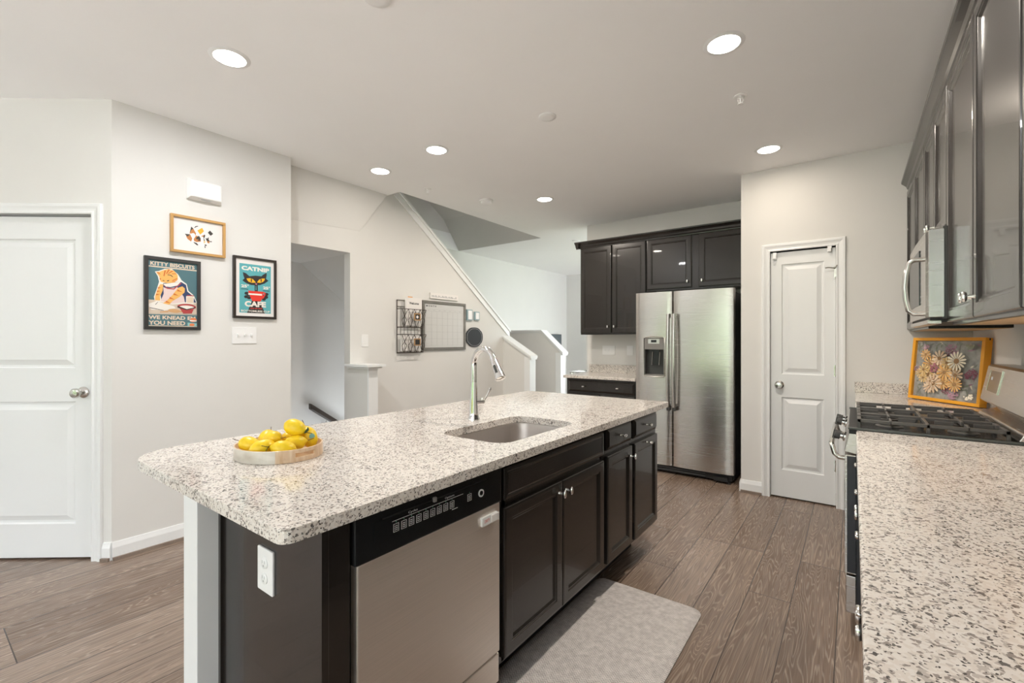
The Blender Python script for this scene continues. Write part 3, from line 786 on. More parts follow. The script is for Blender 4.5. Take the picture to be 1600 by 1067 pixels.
# faucet
fx, fy = -1.515, 1.722
e = thing('pull_down_faucet', 'tall polished chrome pull-down faucet behind the island sink', 'faucet', (fx, fy, .914))
obj('body', MB(M['chrome']).lathe([(.030, .9135), (.030, .920), (.0265, .925), (.0235, .95), (.0205, 1.0), (.0175, 1.06), (.0155, 1.10)], 28, Matrix.Translation((fx, fy, 0))), e)
dirx, diry = math.cos(math.radians(-14)), math.sin(math.radians(-14))
pts = []; R_ = .085
for i in range(15):
    a = PI - (PI * 0.87) * i / 14
    d = R_ + R_ * math.cos(a); pts.append((fx + dirx * d, fy + diry * d, 1.182 + R_ * math.sin(a)))
pts = [(fx, fy, 1.08), (fx, fy, 1.13)] + pts
obj('spout', MB(M['chrome']).tube(pts, .0150, 16), e)
p1, p0 = Vector(pts[-1]), Vector(pts[-2]); dv = (p1 - p0).normalized()
dv = (dv + Vector((dirx, diry, 0)) * .08).normalized()
hd = obj('spray_head', MB(M['chrome']).tube([p1 - dv * .004, p1 + dv * .008, p1 + dv * .04, p1 + dv * .075, p1 + dv * .100, p1 + dv * .103], [.0152, .0165, .0185, .0225, .0245, .020], 20), e)
sdv = Vector((diry, -dirx, 0))
q = p1 + dv * .055
nrm = (Vector((dirx, diry, 0)) * .35 - Vector((0, 1, 0)) * .9)
nrm = (nrm - nrm.dot(dv) * dv).normalized()
obj('spray_button', MB(M['dgrey']).rbox(-.006, .006, -.022, .022, -.004, .0035, .005, fr(q + nrm * .018, dv.cross(nrm) * -1, dv)), hd, label='dark oval spray button')
hp = Vector((fx, fy, 1.0))
hd_ = Vector((math.cos(math.radians(62)), math.sin(math.radians(62)), 0))
obj('handle_hub', MB(M['chrome']).tube([hp, hp + hd_ * .036, hp + hd_ * .052, hp + hd_ * .058], [.017, .017, .0155, .010], 20), e)
obj('lever', MB(M['chrome']).tube([hp + hd_ * .046, hp + hd_ * .060 + Vector((0, 0, .014)), hp + hd_ * .074 + Vector((0, 0, .036)), hp + hd_ * .088 + Vector((0, 0, .062)), hp + hd_ * .092 + Vector((0, 0, .070))], [.007, .0065, .006, .0085, .004], 12), e)

# dishwasher
e = thing('dishwasher', 'stainless dishwasher with black control panel built into the island', 'dishwasher', (-1.25, .965, 0))
y0, y1 = .685, 1.256
obj('tub', MB(M['blackm']).box(-1.50, XI - .03, .668, 1.268, .02, .878), e)
obj('side_trim', MB(M['nickel']).box(XI - .03, XI - .012, .6645, .668, .12, .876), e, label='thin metal strip along the left edge')
obj('door', MB(M['steel_v']).box(XI - .03, XI, y0, y1, .232, .748), e, bevel=.004)
cp = MB(M['black'])
cp.rbox(0, y1 - y0 + .012, 0, .128, -.03, .006, .006, FX(XI, y0 - .01, .750))
T = FX(XI + .006, y0, .750)
obj('control_panel', cp, e, bevel=.004)
wbt = C('panel_print_white', .7, .7, .7); grn = C('panel_print_green', .1, .35, .2)
mb = MB(M['black'])
# raised console with a curved lower edge
xs = [.045 + (.505 - .045) * i / 16 for i in range(17)]
mb.prism([(xs[0], .093)] + [(x, .024 + .018 * ((x - .275) / .23) ** 2) for x in xs] + [(xs[-1], .093)], 0, .0025, T)
con = obj('console', mb, e)
tx = MB(wbt)
z_ = .0028
tx.box(.10, .375, .0795, .0807, .0025, z_, T)
tx.text('Cycles', .155, .083, .188, .091, z_, T); tx.text('Options', .295, .083, .335, .091, z_, T)
for i in range(10):
    x = .104 + i * .0265; w = .0185
    if i == 9: x = .395
    for s__ in (0, .006):
        pass
    tx.frame(w, .022, .0013, .0025, z_, T @ Matrix.Translation((x, .050, 0)))
    for k in range(3): tx.box(x + .004, x + w - .004, .0545 + k * .005, .0565 + k * .005, .0025, z_, T)
    tx.box(x + w / 2 - .0012, x + w / 2 + .0012, .075, .0775, .0025, z_, T, grn)
tx.box(.325, .350, .044, .046, .0025, z_, T)
obj('printed_keys', tx, con, label='white outlined key symbols with tiny green lamps')
lg = MB(C('badge_silver', .75, .75, .75, .3)).lathe([(.0125, .0025), (.0125, .0055), (.0095, .0055), (.0095, .0030), (0.001, .0030)], 24, T @ Matrix.Translation((.460, .060, 0)))
lg.lathe([(.0072, .0030), (.0072, .0058), (0.001, .0058)], 20, T @ Matrix.Translation((.460, .060, 0)), M['black'])
obj('badge', lg, con, label='round silver ring badge')
lt = MB(M['black']).box(.06, .50, .098, .102, .0, .006, T); obj('handle_recess', MB(M['kick']).box(.07, .49, .094, .098, .0, .0022, T), e)
obj('latch', MB(M['mgrey']).box(.246, .258, .090, .104, 0, .009, T), e, bevel=.002)
obj('kick_panel', MB(M['steel_v']).box(XI - .03, XI - .004, y0, y1, .125, .224), e, bevel=.003)
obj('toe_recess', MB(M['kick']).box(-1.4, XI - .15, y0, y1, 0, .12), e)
mg = thing('dishwasher_magnet', 'small white sliding sign magnet on the dishwasher door below the panel', 'magnet', (XI, 1.195, .70))
T = FX(XI, 1.153, .694)
obj('plate', MB(M['plastic']).rbox(0, .083, 0, .030, .0, .008, .003, T), mg, bevel=.001)
obj('slider', MB(M['paper']).rbox(.045, .085, .003, .027, .008, .0115, .002, T), mg, bevel=.001)
rd = C('magnet_red', .70, .05, .04)
obj('lettering', MB(rd).text('DIRTY', .012, .010, .038, .020, .0084, T), mg, label='tiny red lettering')

# ------------------------------------------------------------------ tray of lemons
TC = Vector((-1.593, .796, .9145)); TA, TBb, TTH = .152, .130, .16
RT = Matrix.Translation(TC) @ Matrix.Rotation(TTH, 4, 'Z')
e = thing('oval_wooden_tray', 'oval pale wooden tray with slot handles holding yellow lemons', 'tray', tuple(TC))
n_ = 72; ro = []; H_ = .041; t_ = .006
slots = [(math.radians(-88), math.radians(-38)), (math.radians(92), math.radians(142))]
mb = MB(M['tray']); vs = []; fs = []
zr = [0, .016, .029, H_]
for z_ in zr:
    for k, q in ((0, 0), (1, t_)):
        for j in range(n_):
            a = 2 * PI * j / n_; vs.append(((TA - q) * math.cos(a), (TBb - q) * math.sin(a), z_))
idx = lambda r, k, j: (r * 2 + k) * n_ + j % n_
SL0, SL1 = 68, 74      # slot span (front right); mirrored behind
inslot = lambda j: (j - SL0) % 36 < SL1 - SL0
band_m = mb.mat(M['trayband'])
for j in range(n_):
    for r in range(3):
        if r == 1 and inslot(j):
            for rr_ in ((1, 2),):
                fs.append((idx(1, 0, j), idx(1, 0, j + 1), idx(1, 1, j + 1), idx(1, 1, j)))
                fs.append((idx(2, 0, j), idx(2, 1, j), idx(2, 1, j + 1), idx(2, 0, j + 1)))
            continue
        fs.append((idx(r, 0, j), idx(r, 0, j + 1), idx(r + 1, 0, j + 1), idx(r + 1, 0, j)))
        fs.append((idx(r, 1, j + 1), idx(r, 1, j), idx(r + 1, 1, j), idx(r + 1, 1, j + 1)))
    fs.append((idx(3, 0, j), idx(3, 0, j + 1), idx(3, 1, j + 1), idx(3, 1, j)))
for s0 in (SL0, SL0 - 36):
    for j in (s0, s0 + SL1 - SL0):
        fs.append((idx(1, 0, j), idx(1, 1, j), idx(2, 1, j), idx(2, 0, j)))
fs.append([idx(0, 0, j) for j in range(n_)][::-1])
mb.add(vs, fs, RT)
for i, f in enumerate(mb.f):       # silvery birch face on the front-left of the rim
    if len(f) == 4:
        c = [(RT.inverted() @ mb.v[q]) for q in f]
        m_ = sum((Vector(q) for q in c), Vector()) / 4
        a = math.degrees(math.atan2(m_.y / TBb, m_.x / TA)) % 360
        if 190 < a < 316 and (m_.xy.length > 0) and (m_.x / TA) ** 2 + (m_.y / TBb) ** 2 > .985 and .003 < m_.z < H_ - .002: mb.mi[i] = band_m
obj('rim', mb, e, bevel=.0012)
obj('tray_base', MB(M['tray']).lathe([(0.001, .002), (1.0, .002), (1.0, .007), (0.001, .007)], 48, RT, sx=TA - t_, sy=TBb - t_), e)

def lemon_mesh():
    prof = []; L = .043; R0 = .0275
    for i in range(19):
        t = -1 + 2 * i / 18
        r = R0 * max(0, 1 - abs(t) ** 2.5) ** .68
        x = L * t * .93
        if abs(t) > .86: r = max(r, .0075 * (1 - (abs(t) - .86) / .16) + .001); 
        if i in (0, 18): r = .0005; x = L * t * 1.03
        prof.append((r, x))
    mb = MB(M['lemon']).lathe(prof, 28)
    return mb
lemon_me = lemon_mesh().mesh('lemon'); 
stem_me = MB(M['stem']).tube([(0, 0, .042), (.002, 0, .050), (.006, .002, .066)], .0012, 6).mesh('stem')
def leaf_geo():
    mb = MB(M['leaf']); vs = []; fs = []
    for i in range(7):
        t = i / 6; w = .010 * math.sin(PI * min(1, t * 1.02 + .02)); 
        t2 = t - .25; vs += [(-w, t2 * .026, .0435 + .006 * math.sin(t * 2)), (0, t2 * .026, .0425 + .006 * math.sin(t * 2)), (w, t2 * .026, .0435 + .006 * math.sin(t * 2))]
    for i in range(6):
        for k in (0, 1): fs.append((3 * i + k, 3 * i + k + 1, 3 * i + k + 4, 3 * i + k + 3))
    return mb.add(vs, fs, smooth=True)
leaf_me = leaf_geo().mesh('leaf')
stick_me = MB(M['teal']).lathe([(0.0001, .0284), (.006, .0280), (.0100, .0268)], 16, sy=1.0).mesh('sticker')
# (x, y, z, axis direction (stem end), label, leaf roll)
LEM = [((-1.545, .825, 1.008), (.75, .30, -.25), 'lemon lying on top of the heap in the wooden tray', 1),
       ((-1.538, .873, .968), (-.35, -.1, .8), 'lemon with a round teal sticker at the right end of the tray', 0),
       ((-1.520, .812, .960), (.3, .8, .1), 'small lemon below the topmost one, behind the slot handle', 0),
       ((-1.492, .760, .9535), (-.45, -.62, .18), 'front lemon with a green leaf tip, nearest the slot handle', 1),
       ((-1.556, .722, .9550), (.25, .62, .15), 'front-left lemon against the birch-faced rim of the tray', 0),
       ((-1.634, .716, .9560), (-.8, -.35, .25), 'lemon at the left end of the tray with a dark stem', 0),
       ((-1.652, .782, .963), (-.5, .5, .35), 'back-left lemon rising above the left end of the tray', 0),
       ((-1.595, .775, .972), (.7, .1, .1), 'middle lemon half hidden behind the front pair', 0),
       ((-1.625, .850, .955), (.2, 1, 0), 'hindmost lemon tucked behind the topmost one', 0)]
for i, (p, ax, lb, lf) in enumerate(LEM):
    o = bpy.data.objects.new('lemon', lemon_me); COL.objects.link(o)
    o.rotation_mode = 'QUATERNION'
    o.rotation_quaternion = Vector(ax).to_track_quat('Z', 'Y')
    o.location = p; sc = (1.02, .98, .94, 1.0, 1.0, .98, 1.0, .95, .92)[i]; o.scale = (sc, sc, sc)
    tag(o, lb, 'lemon', 'lemons in the oval tray')
    s_ = bpy.data.objects.new('stem', stem_me); COL.objects.link(s_); s_.parent = o
    if lf:
        l_ = bpy.data.objects.new('leaf', leaf_me); COL.objects.link(l_); l_.parent = o; l_.rotation_euler = (0, 0, 1.1 * i)
    if i == 1:
        k_ = bpy.data.objects.new('sticker', stick_me); COL.objects.link(k_); k_.parent = o
        world_dir = Vector((.93, -.12, .25)).normalized()
        k_.rotation_mode = 'QUATERNION'
        k_.rotation_quaternion = (o.rotation_quaternion.inverted() @ world_dir).to_track_quat('Z', 'Y')
        k_['label'] = 'round teal sticker'

# anti-fatigue mat
mb = MB(M['mat'])
lp = [rr(-1.126, -.578, 1.36, 2.322, .05, 0.0005), rr(-1.126, -.578, 1.36, 2.322, .05, .006), rr(-1.106, -.598, 1.38, 2.302, .035, .018), rr(-1.088, -.616, 1.398, 2.284, .025, .0195)]
vs = [p for l in lp for p in l]; n_ = len(lp[0])
mb.add(vs, [(k * n_ + i, k * n_ + (i + 1) % n_, (k + 1) * n_ + (i + 1) % n_, (k + 1) * n_ + i) for k in range(3) for i in range(n_)] + [[3 * n_ + i for i in range(n_)], [i for i in range(n_)][::-1]], smooth=True)
tag(obj('kitchen_mat', mb), 'light grey herringbone cushioned floor mat in front of the sink cabinet', 'mat')

# ================================================================== RIGHT SIDE
CX0 = .010
o = obj('countertop', MB(M['granite']).box(CX0, XR - .001, 0.02, 2.515, .882, .914), bevel=.006, seg=3)
tag(o, 'long speckled granite countertop in the right foreground beside the cooker', 'countertop')
o = obj('countertop', MB(M['granite']).box(CX0, XR - .001, 3.285, 4.378, .882, .914), bevel=.005)
tag(o, 'short granite countertop between the cooker and the pantry wall', 'countertop')
tag(obj('backsplash', MB(M['granite']).box(-.001 + CX0, XR - .021, 4.359, 4.379, .9142, .992), bevel=.002), 'low granite backsplash strip against the pantry wall', 'backsplash')
tag(obj('backsplash', MB(M['granite']).box(XR - .02, XR - .001, 3.285, 4.379, .9142, .992), bevel=.002), 'low granite backsplash strip on the right wall behind the flower picture', 'backsplash')
FR = lambda y, z: FM(.055, y, z)
def base_right(y0, y1, label, units):
    e = thing('base_cabinet', label, 'cabinet', (.35, (y0 + y1) / 2, 0), 'right-hand base cabinets')
    obj('carcass', MB(M['espresso']).box(.055, XR - .001, y0, y1, .11, .881).box(.13, XR - .001, y0, y1, 0, .11, m=M['kick']), e)
    w = (y1 - y0) / units
    for i in range(units):
        ya = y1 - .006 - i * w; ww = w - .012
        cab_door(e, FR(ya, .752), ww, .112, (ww / 2, .056), 'drawer', DRAWP)
        cab_door(e, FR(ya, .14), ww, .585, (.03 if i % 2 else ww - .03, .54))
base_right(1.69, 2.505, 'dark base cabinet under the foreground counter, directly beside the cooker', 2)
base_right(.86, 1.685, 'dark base cabinet under the middle of the foreground counter', 2)
base_right(.03, .855, 'dark base cabinet under the nearest end of the foreground counter', 2)
base_right(3.295, 4.37, 'dark base cabinet between the cooker and the pantry wall', 2)

# gas range
RY0, RY1 = 2.522, 3.278
e = thing('gas_range', 'stainless and black freestanding gas range with cast iron grates', 'cooker', (.3, 2.9, 0))
obj('body', MB(C('range_side_black', .035, .037, .042, .28)).box(.012, .62, RY0, RY1, .04, .895), e)
obj('oven_door', MB(M['steel'], C('range_side_blue_black', .03, .033, .04, .2)).box(-.030, .011, RY0 + .004, RY1 - .004, .275, .80).box(-.022, .0105, RY0 + .0025, RY0 + .004, .28, .795, m=C('range_side_blue_black', .03, .033, .04, .2)), e, bevel=.003)
obj('oven_window', MB(M['black']).box(-.032, -.030, RY0 + .1, RY1 - .1, .38, .66), e)
obj('storage_drawer', MB(M['steel']).box(-.027, .011, RY0 + .004, RY1 - .004, .10, .265), e, bevel=.003)
T = fr((0, RY1, 0), (1, 0, 0), (0, 0, 1))
obj('control_fascia', MB(M['steel']).prism([(.012, .805), (-.032, .815), (-.012, .905), (.02, .915)], .003, RY1 - RY0 - .003, T), e, bevel=.002)
for y in (2.60, 3.03, 3.15):
    Tk = fr((-.028, y, .868), (0, -1, 0), (.2, 0, 1))
    kb = obj('burner_knob', MB(M['chrome']).lathe([(.022, 0), (.022, .006), (.014, .010), (.014, .022)], 20, Tk), e)
    obj('knob_grip', MB(M['dgrey']).lathe([(.019, .020), (.020, .022), (.018, .042), (0.001, .043)], 16, Tk).box(-.005, .005, -.02, .02, .03, .048, Tk), kb, label='dark grey grip')
hz, hx = .862, -.085
obj('oven_handle', MB(M['nickel']).tube([(-.026, RY0 + .05, .775), (-.052, RY0 + .05, .776), (-.068, RY0 + .052, .79), (-.078, RY0 + .058, .825), (-.080, RY0 + .08, .835), (-.080, RY1 - .08, .835), (-.078, RY1 - .058, .825), (-.068, RY1 - .052, .79), (-.052, RY1 - .05, .776), (-.026, RY1 - .05, .775)], .0105, 12), e)
ct = MB(M['blackm']).box(-.015, .525, RY0 + .001, RY1 - .001, .895, .919).box(.02, .49, RY0 + .03, RY1 - .03, .919, .922, m=M['black'])
obj('cooktop', ct, e, bevel=.004)
for ya in (RY0 - .006, RY1 - .012): obj('cooktop_rim', MB(C('cooktop_edge_green_grey', .07, .08, .075, .3)).box(-.018, .53, ya, ya + .018, .9145, .924), e, bevel=.003)
gi = 0
for k in range(3):
    a, b2 = RY0 + .025 + k * .237, RY0 + .025 + k * .237 + .231
    g = MB(M['iron']); x0, x1 = .015, .485; z0, z1 = .946, .960; t = .007
    for y in (a + t, b2 - t): g.box(x0, x1, y - t, y + t, z0, z1)
    for x in (x0 + t, x1 - t): g.box(x - t, x + t, a, b2, z0, z1)
    cy = (a + b2) / 2
    for cx in (.13, .37):
        g.box(cx - .004, cx + .004, a, cy - .028, z0, z1 + .003); g.box(cx - .004, cx + .004, cy + .028, b2, z0, z1 + .003)
        g.box(cx - .09, cx - .03, cy - .004, cy + .004, z0, z1 + .003); g.box(cx + .03, cx + .09, cy - .004, cy + .004, z0, z1 + .003)
    g.box(.244, .256, a, b2, z0, z1); 
    for x in (x0 + .006, .25, x1 - .006):
        for y in (a + .006, b2 - .006): g.box(x - .006, x + .006, y - .006, y + .006, .921, z0)
    g.box(x0, .04, cy - .004, cy + .004, z0, z1 + .003); g.box(.46, x1, cy - .004, cy + .004, z0, z1 + .003)
    obj('grate', g, e, bevel=.002)
    for cx in (.13, .37):
        obj('burner', MB(M['iron']).lathe([(.05, .9221), (.05, .926), (.036, .929), (.036, .938), (.028, .941), (0.001, .941)], 24, Matrix.Translation((cx, cy, 0))), e)
# back console
obj('backguard', MB(M['steel']).prism([(.50, .925), (.515, .955), (.575, .975), (.60, .975), (.63, .925)], 0, RY1 - RY0, T).prism([(.515, 1.015), (.545, 1.180), (.555, 1.190), (.64, 1.190), (.64, 1.0), (.53, 1.003)], 0, RY1 - RY0, T).box(.575, .64, RY0, RY1, .96, 1.01), e, bevel=.003)
Tb = fr((.521, RY1, 1.05), (0, -1, 0), (.03, 0, .165))
dp = obj('clock_display', MB(M['display'], M['nickel']).box(.095, .30, .015, .115, -.002, .002, Tb).frame(.215, .11, .005, .0, .003, Tb @ Matrix.Translation((.09, .01, 0)), M['nickel']), e)
obj('clock_digits', MB(C('pale_lcd', .7, .75, .8)).box(.135, .165, .07, .085, .002, .0024, Tb), dp, label='small pale lit square')

# wall cabinets on the right
FU = lambda y, z: FM(.332, y, z)
UZ0, UZ1 = 1.372, 2.385
def wall_right_cab(y0, y1, z0, label, n, knobs, side=None):
    e = thing('wall_cabinet', label, 'cabinet', (.5, (y0 + y1) / 2, z0), 'right wall cabinets')
    obj('carcass', MB(M['espresso']).box(.332, XR - .001, y0, y1, z0, UZ1 + .02).box(.35, XR - .003, y0 + .02, y1 - .02, z0 - .0015, z0 - .0003, m=M['birch']), e)
    w = (y1 - y0) / n
    for i in range(n):
        ya = y1 - .004 - i * w; ww = w - .008
        kn = knobs[i] if knobs else None
        cab_door(e, FU(ya, z0 + .012), ww, UZ1 - z0 - .02, kn)
    return e
wall_right_cab(1.56, 2.62, UZ0, 'tall dark wall cabinet pair nearest the camera above the foreground counter', 2, [(.50, .065), (.03, .065)])
wall_right_cab(2.623, 3.383, 1.785, 'short dark wall cabinet pair directly above the microwave', 2, [(.34, .05), (.03, .05)])
wall_right_cab(3.386, 4.378, UZ0, 'tall dark wall cabinet pair between the microwave and the pantry wall', 2, None)
wall_right_cab(.50, 1.557, UZ0, 'dark wall cabinet pair above the near end of the foreground counter, beside the view edge', 2, [(.49, .065), (.03, .065)])
cm = MB(M['espresso'])
T = fr((.332, 4.379, UZ1 - .005), (-1, 0, 0), (0, 0, 1))   # profile out, up ; normal = (-X)x(Z) = +Y
T = Matrix(((-1, 0, 0, .332), (0, 0, -1, 4.379), (0, 1, 0, UZ1 - .005), (0, 0, 0, 1)))
cm.prism(CR, 0, 3.87, T)
cm.box(.332, XR - .001, .51, 4.378, UZ1 + .0205, UZ1 + .07)
tag(obj('crown_moulding', cm), 'dark crown moulding running along the top of the right wall cabinets', 'moulding')

# microwave
e = thing('over_range_microwave', 'stainless over-the-range microwave with a bowed vertical handle', 'microwave', (.45, 2.98, 1.40))
my0, my1 = 2.60, 3.36
obj('body', MB(M['dgrey']).box(.30, XR - .005, my0, my1, 1.40, 1.783).box(.30, XR-.05, my0+.03, my1-.03, 1.385,1.40,m=M['blackm']), e)
T = Matrix(((1, 0, 0, 0), (0, 1, 0, 0), (0, 0, 1, 0), (0, 0, 0, 1)))
dr = MB(M['steel']).prism([(.30, my0), (.262, my0 + .012), (.250, my0 + .05), (.246, (my0 + my1) / 2), (.250, my1 - .05), (.262, my1 - .012), (.30, my1)], 1.405, 1.775)
obj('door', dr, e, bevel=.003)
obj('side_trim', MB(M['steel']).box(.256, .303, my0 - .0015, my0 + .02, 1.407, 1.773), e, label='bright steel side face of the door')
obj('door_window', MB(M['black']).box(.2435, .252, my0 + .22, my1 - .12, 1.47, 1.72), e)
hy = my0 + .11
obj('handle', MB(M['nickel']).tube([(.254, hy, 1.665), (.215, hy, 1.664), (.199, hy, 1.650), (.190, hy, 1.60), (.186, hy, 1.545), (.190, hy, 1.49), (.199, hy, 1.440), (.215, hy, 1.426), (.254, hy, 1.425)], .0105, 12), e)
obj('vent_grille', MB(M['blackm']).box(.262, .33, my0 + .02, my1 - .02, 1.392, 1.4045), e)
obj('base_lip', MB(M['steel']).box(.255, .30, my0 + .03, my1 - .02, 1.378, 1.396), e, bevel=.002)

# pressed flower picture
pa, pb = Vector((.297, 4.112, .9190)), Vector((.585, 3.744, .9190))
u_ = (pb - pa); wv = u_.length; u_.normalize()
nn = u_.cross(Vector((0, 0, 1))).normalized()          # out of the front
up_ = (Vector((0, 0, 1)) - nn * .10).normalized()
TP = fr(pa + nn * .0, u_, up_)
hv = .408
e = thing('pressed_flower_picture', 'mustard framed shadow box of pressed flowers leaning in the counter corner', 'picture', tuple((pa + pb) / 2))
obj('frame', MB(M['yellow']).frame(wv, hv, .020, -.045, 0, TP), e, bevel=.002)
obj('backing', MB(M['flowerbg']).box(.019, wv - .019, .019, hv - .019, -.022, -.018, TP), e)
fl_ = MB()
cm_ = {'o': C('petal_orange', .72, .45, .19), 'y': C('petal_yellow', .74, .54, .27), 'p': C('petal_peach', .72, .56, .40), 'w': C('petal_cream', .84, .77, .62),
       'm': C('berry_maroon', .32, .10, .15), 'k': C('blossom_mauve', .45, .26, .33), 'g': C('leaf_grey', .24, .25, .20), 'c': C('flower_eye_brown', .30, .17, .07), 's': C('sage_leaf', .28, .30, .22)}
zc = [-.0178]
def FP(x, y):   # zoom pixels of the picture -> local
    s = (x - 200) / 790.0; top = 170 + 8 * s; bot = 862 + 120 * s
    return (.020 + s * (wv - .040), .020 + (1 - (y - top) / (bot - top)) * (hv - .040))
def fpoly(pts, m):
    zc[0] += .00004; fl_.face([(p[0], p[1], zc[0]) for p in pts], TP, m)
def flower(x, y, r, n, m, eye=.25, wid=.5):
    n = int(n * 1.3); wid = min(wid, PI / n * .82); r *= .9
    two = {'petal_orange': C('petal_amber', .62, .33, .10), 'petal_yellow': C('petal_ochre', .66, .44, .18), 'petal_peach': C('petal_blush', .64, .45, .30)}
    cx, cy = FP(x, y); R = r / 790.0 * (wv - .04)
    for i in range(n):
        a = 2 * PI * i / n + x
        fpoly([(cx + R * q * math.cos(a + da), cy + R * q * math.sin(a + da)) for q, da in ((.1, 0), (.6, -wid * .9), (.9, -wid * .6), (1.0, 0), (.9, wid * .6), (.6, wid * .9))], two.get(m.name, m) if i % 2 else m)
    fpoly([(cx + R * eye * math.cos(t), cy + R * eye * math.sin(t)) for t in [k * PI / 5 for k in range(10)]], cm_['c'])
random.seed(3)
for i in range(60):
    x, y = random.uniform(215, 970), random.choice((random.uniform(190, 330), random.uniform(650, 900))) if i % 3 else random.uniform(190, 900)
    cx, cy = FP(x, y); a = random.uniform(0, PI); l = random.uniform(.012, .03)
    fpoly([(cx - l * math.cos(a), cy - l * math.sin(a)), (cx + .006 * math.sin(a), cy - .006 * math.cos(a)), (cx + l * math.cos(a), cy + l * math.sin(a)), (cx - .006 * math.sin(a), cy + .006 * math.cos(a))], cm_[random.choice('gsgswk')])
def cluster(x, y, r, n, m, pr=9):
    for i in range(n):
        a = random.uniform(0, 2 * PI); q = r * math.sqrt(random.random()); cx, cy = FP(x + q * math.cos(a), y + q * math.sin(a)); R = pr / 790 * (wv - .04)
        fpoly([(cx + R * math.cos(t), cy + R * math.sin(t)) for t in [k * PI / 3 for k in range(6)]], cm_[m])
cluster(640, 290, 75, 70, 'k'); cluster(630, 310, 60, 30, 'm', 6); cluster(890, 610, 70, 60, 'm'); cluster(240, 530, 40, 20, 'k'); cluster(640, 800, 60, 40, 'm', 8); cluster(720, 870, 55, 45, 'k'); cluster(340, 260, 40, 20, 'k')
for a in ((420, 470, 120, 11, 'o'), (400, 600, 110, 11, 'y'), (560, 660, 120, 11, 'p'), (680, 560, 115, 11, 'y'), (430, 760, 90, 10, 'p'), (520, 480, 110, 10, 'p'), (600, 720, 90, 10, 'o'), (300, 580, 70, 9, 'y'), (530, 400, 110, 9, 'p'), (480, 720, 130, 10, 'p'), (740, 620, 100, 9, 'p'), (610, 580, 110, 9, 'o'), (350, 540, 80, 8, 'y'), (350, 645, 70, 8, 'y'), (360, 350, 75, 9, 'o'), (630, 460, 80, 8, 'y'), (745, 740, 100, 12, 'o'), (450, 690, 60, 8, 'p')):
    flower(a[0], a[1], a[2], a[3], cm_[a[4]], .22)
flower(745, 440, 125, 12, cm_['w'], .28, .3)
cluster(490, 520, 60, 45, 'm', 8); cluster(890, 250, 40, 12, 's', 14); cluster(920, 900, 50, 20, 'w', 10)
obj('pressed_flowers', fl_, e, recalc=False, label='yellow, peach and cream flowers with maroon sprigs')
obj('pane', MB(M['glass']).face([(.02, .02, -.006), (wv - .02, .02, -.006), (wv - .02, hv - .02, -.006), (.02, hv - .02, -.006)], TP), e)
obj('clip', MB(M['black']).box(wv - .0005, wv + .001, hv - .014, hv - .002, -.030, -.022, TP), e)

# ================================================================== BACK WALL: cabinets, counter, fridge
FB = lambda x, z: FY(x, 4.875, z)
def wall_back_cab(x0, x1, z0, z1, label, n, knobs):
    e = thing('wall_cabinet', label, 'cabinet', ((x0 + x1) / 2, 5.03, z0), 'back wall cabinets')
    obj('carcass', MB(M['espresso']).box(x0, x1, 4.875, 5.189, z0, z1), e)
    w = (x1 - x0) / n
    for i in range(n):
        ww = w - .012 - (.03 if n == 2 and x1 > -1 else 0)
        cab_door(e, FB(x0 + .006 + i * w + (.03 if (n == 2 and x1 > -1 and i) else 0), z0 + .02), ww, z1 - z0 - .04, knobs[i])
    return e
wall_back_cab(-2.60, -1.80, 1.372, 2.405, 'tall black two-door wall cabinet left of the refrigerator', 2, [(.355, .07), (.033, .07)])
wall_back_cab(-1.797, -.783, 1.83, 2.405, 'short black two-door wall cabinet above the refrigerator', 2, [(.43, .06), (.035, .06)])
cm = MB(M['espresso'])
T = Matrix(((0, 0, 1, -2.652), (-1, 0, 0, 4.860), (0, 1, 0, 2.385), (0, 0, 0, 1)))
cm.prism([(a_, b3) for a_, b3 in CR], 0, 1.868, T)
T = Matrix(((-1, 0, 0, -2.60), (0, 0, 1, 4.81), (0, 1, 0, 2.385), (0, 0, 0, 1)))
cm.prism([(a_, b3) for a_, b3 in CR], 0, .378, T)
cm.box(-2.60, -.784, 4.86, 5.188, 2.405, 2.455)
tag(obj('crown_moulding', cm), 'black crown moulding on top of the back wall cabinets', 'moulding')
e = thing('base_cabinet', 'black base cabinet with one wide drawer under the small counter beside the refrigerator', 'cabinet', (-2.2, 4.85, 0))
obj('carcass', MB(M['espresso']).box(-2.615, -1.80, 4.575, 5.188, .11, .881).box(-2.6, -1.81, 4.65, 5.188, 0, .11, m=M['kick']), e)
T = FY(-2.59, 4.575, 0)
d = cab_door(e, T @ Matrix.Translation((0, .735, 0)), .78, .125, None, 'drawer', DRAWP)
for x in (.20, .60): knob_cab(d, T @ Matrix.Translation((x, .797, .020)), True)
cab_door(e, T @ Matrix.Translation((0, .14, 0)), .385, .575, (.355, .53)); cab_door(e, T @ Matrix.Translation((.395, .14, 0)), .385, .575, (.03, .53))
tag(obj('countertop', MB(M['granite']).box(-2.645, -1.795, 4.535, 5.188, .882, .914), bevel=.004), 'small granite countertop on the back wall left of the refrigerator', 'countertop')
tag(obj('backsplash', MB(M['granite']).box(-2.64, -1.795, 5.168, 5.189, .9142, 1.010), bevel=.002), 'granite backsplash strip behind the small back wall counter', 'backsplash')
plate('light_switch', FY(-2.385, 5.189, 1.182), .165, .115, 'white three-gang switch plate under the black back wall cabinet', 'light switch', toggles=3)
plate('wall_outlet', FY(-2.115, 5.189, 1.185), .075, .115, 'white single plate beside the refrigerator under the back wall cabinet', 'outlet', rocker=1)

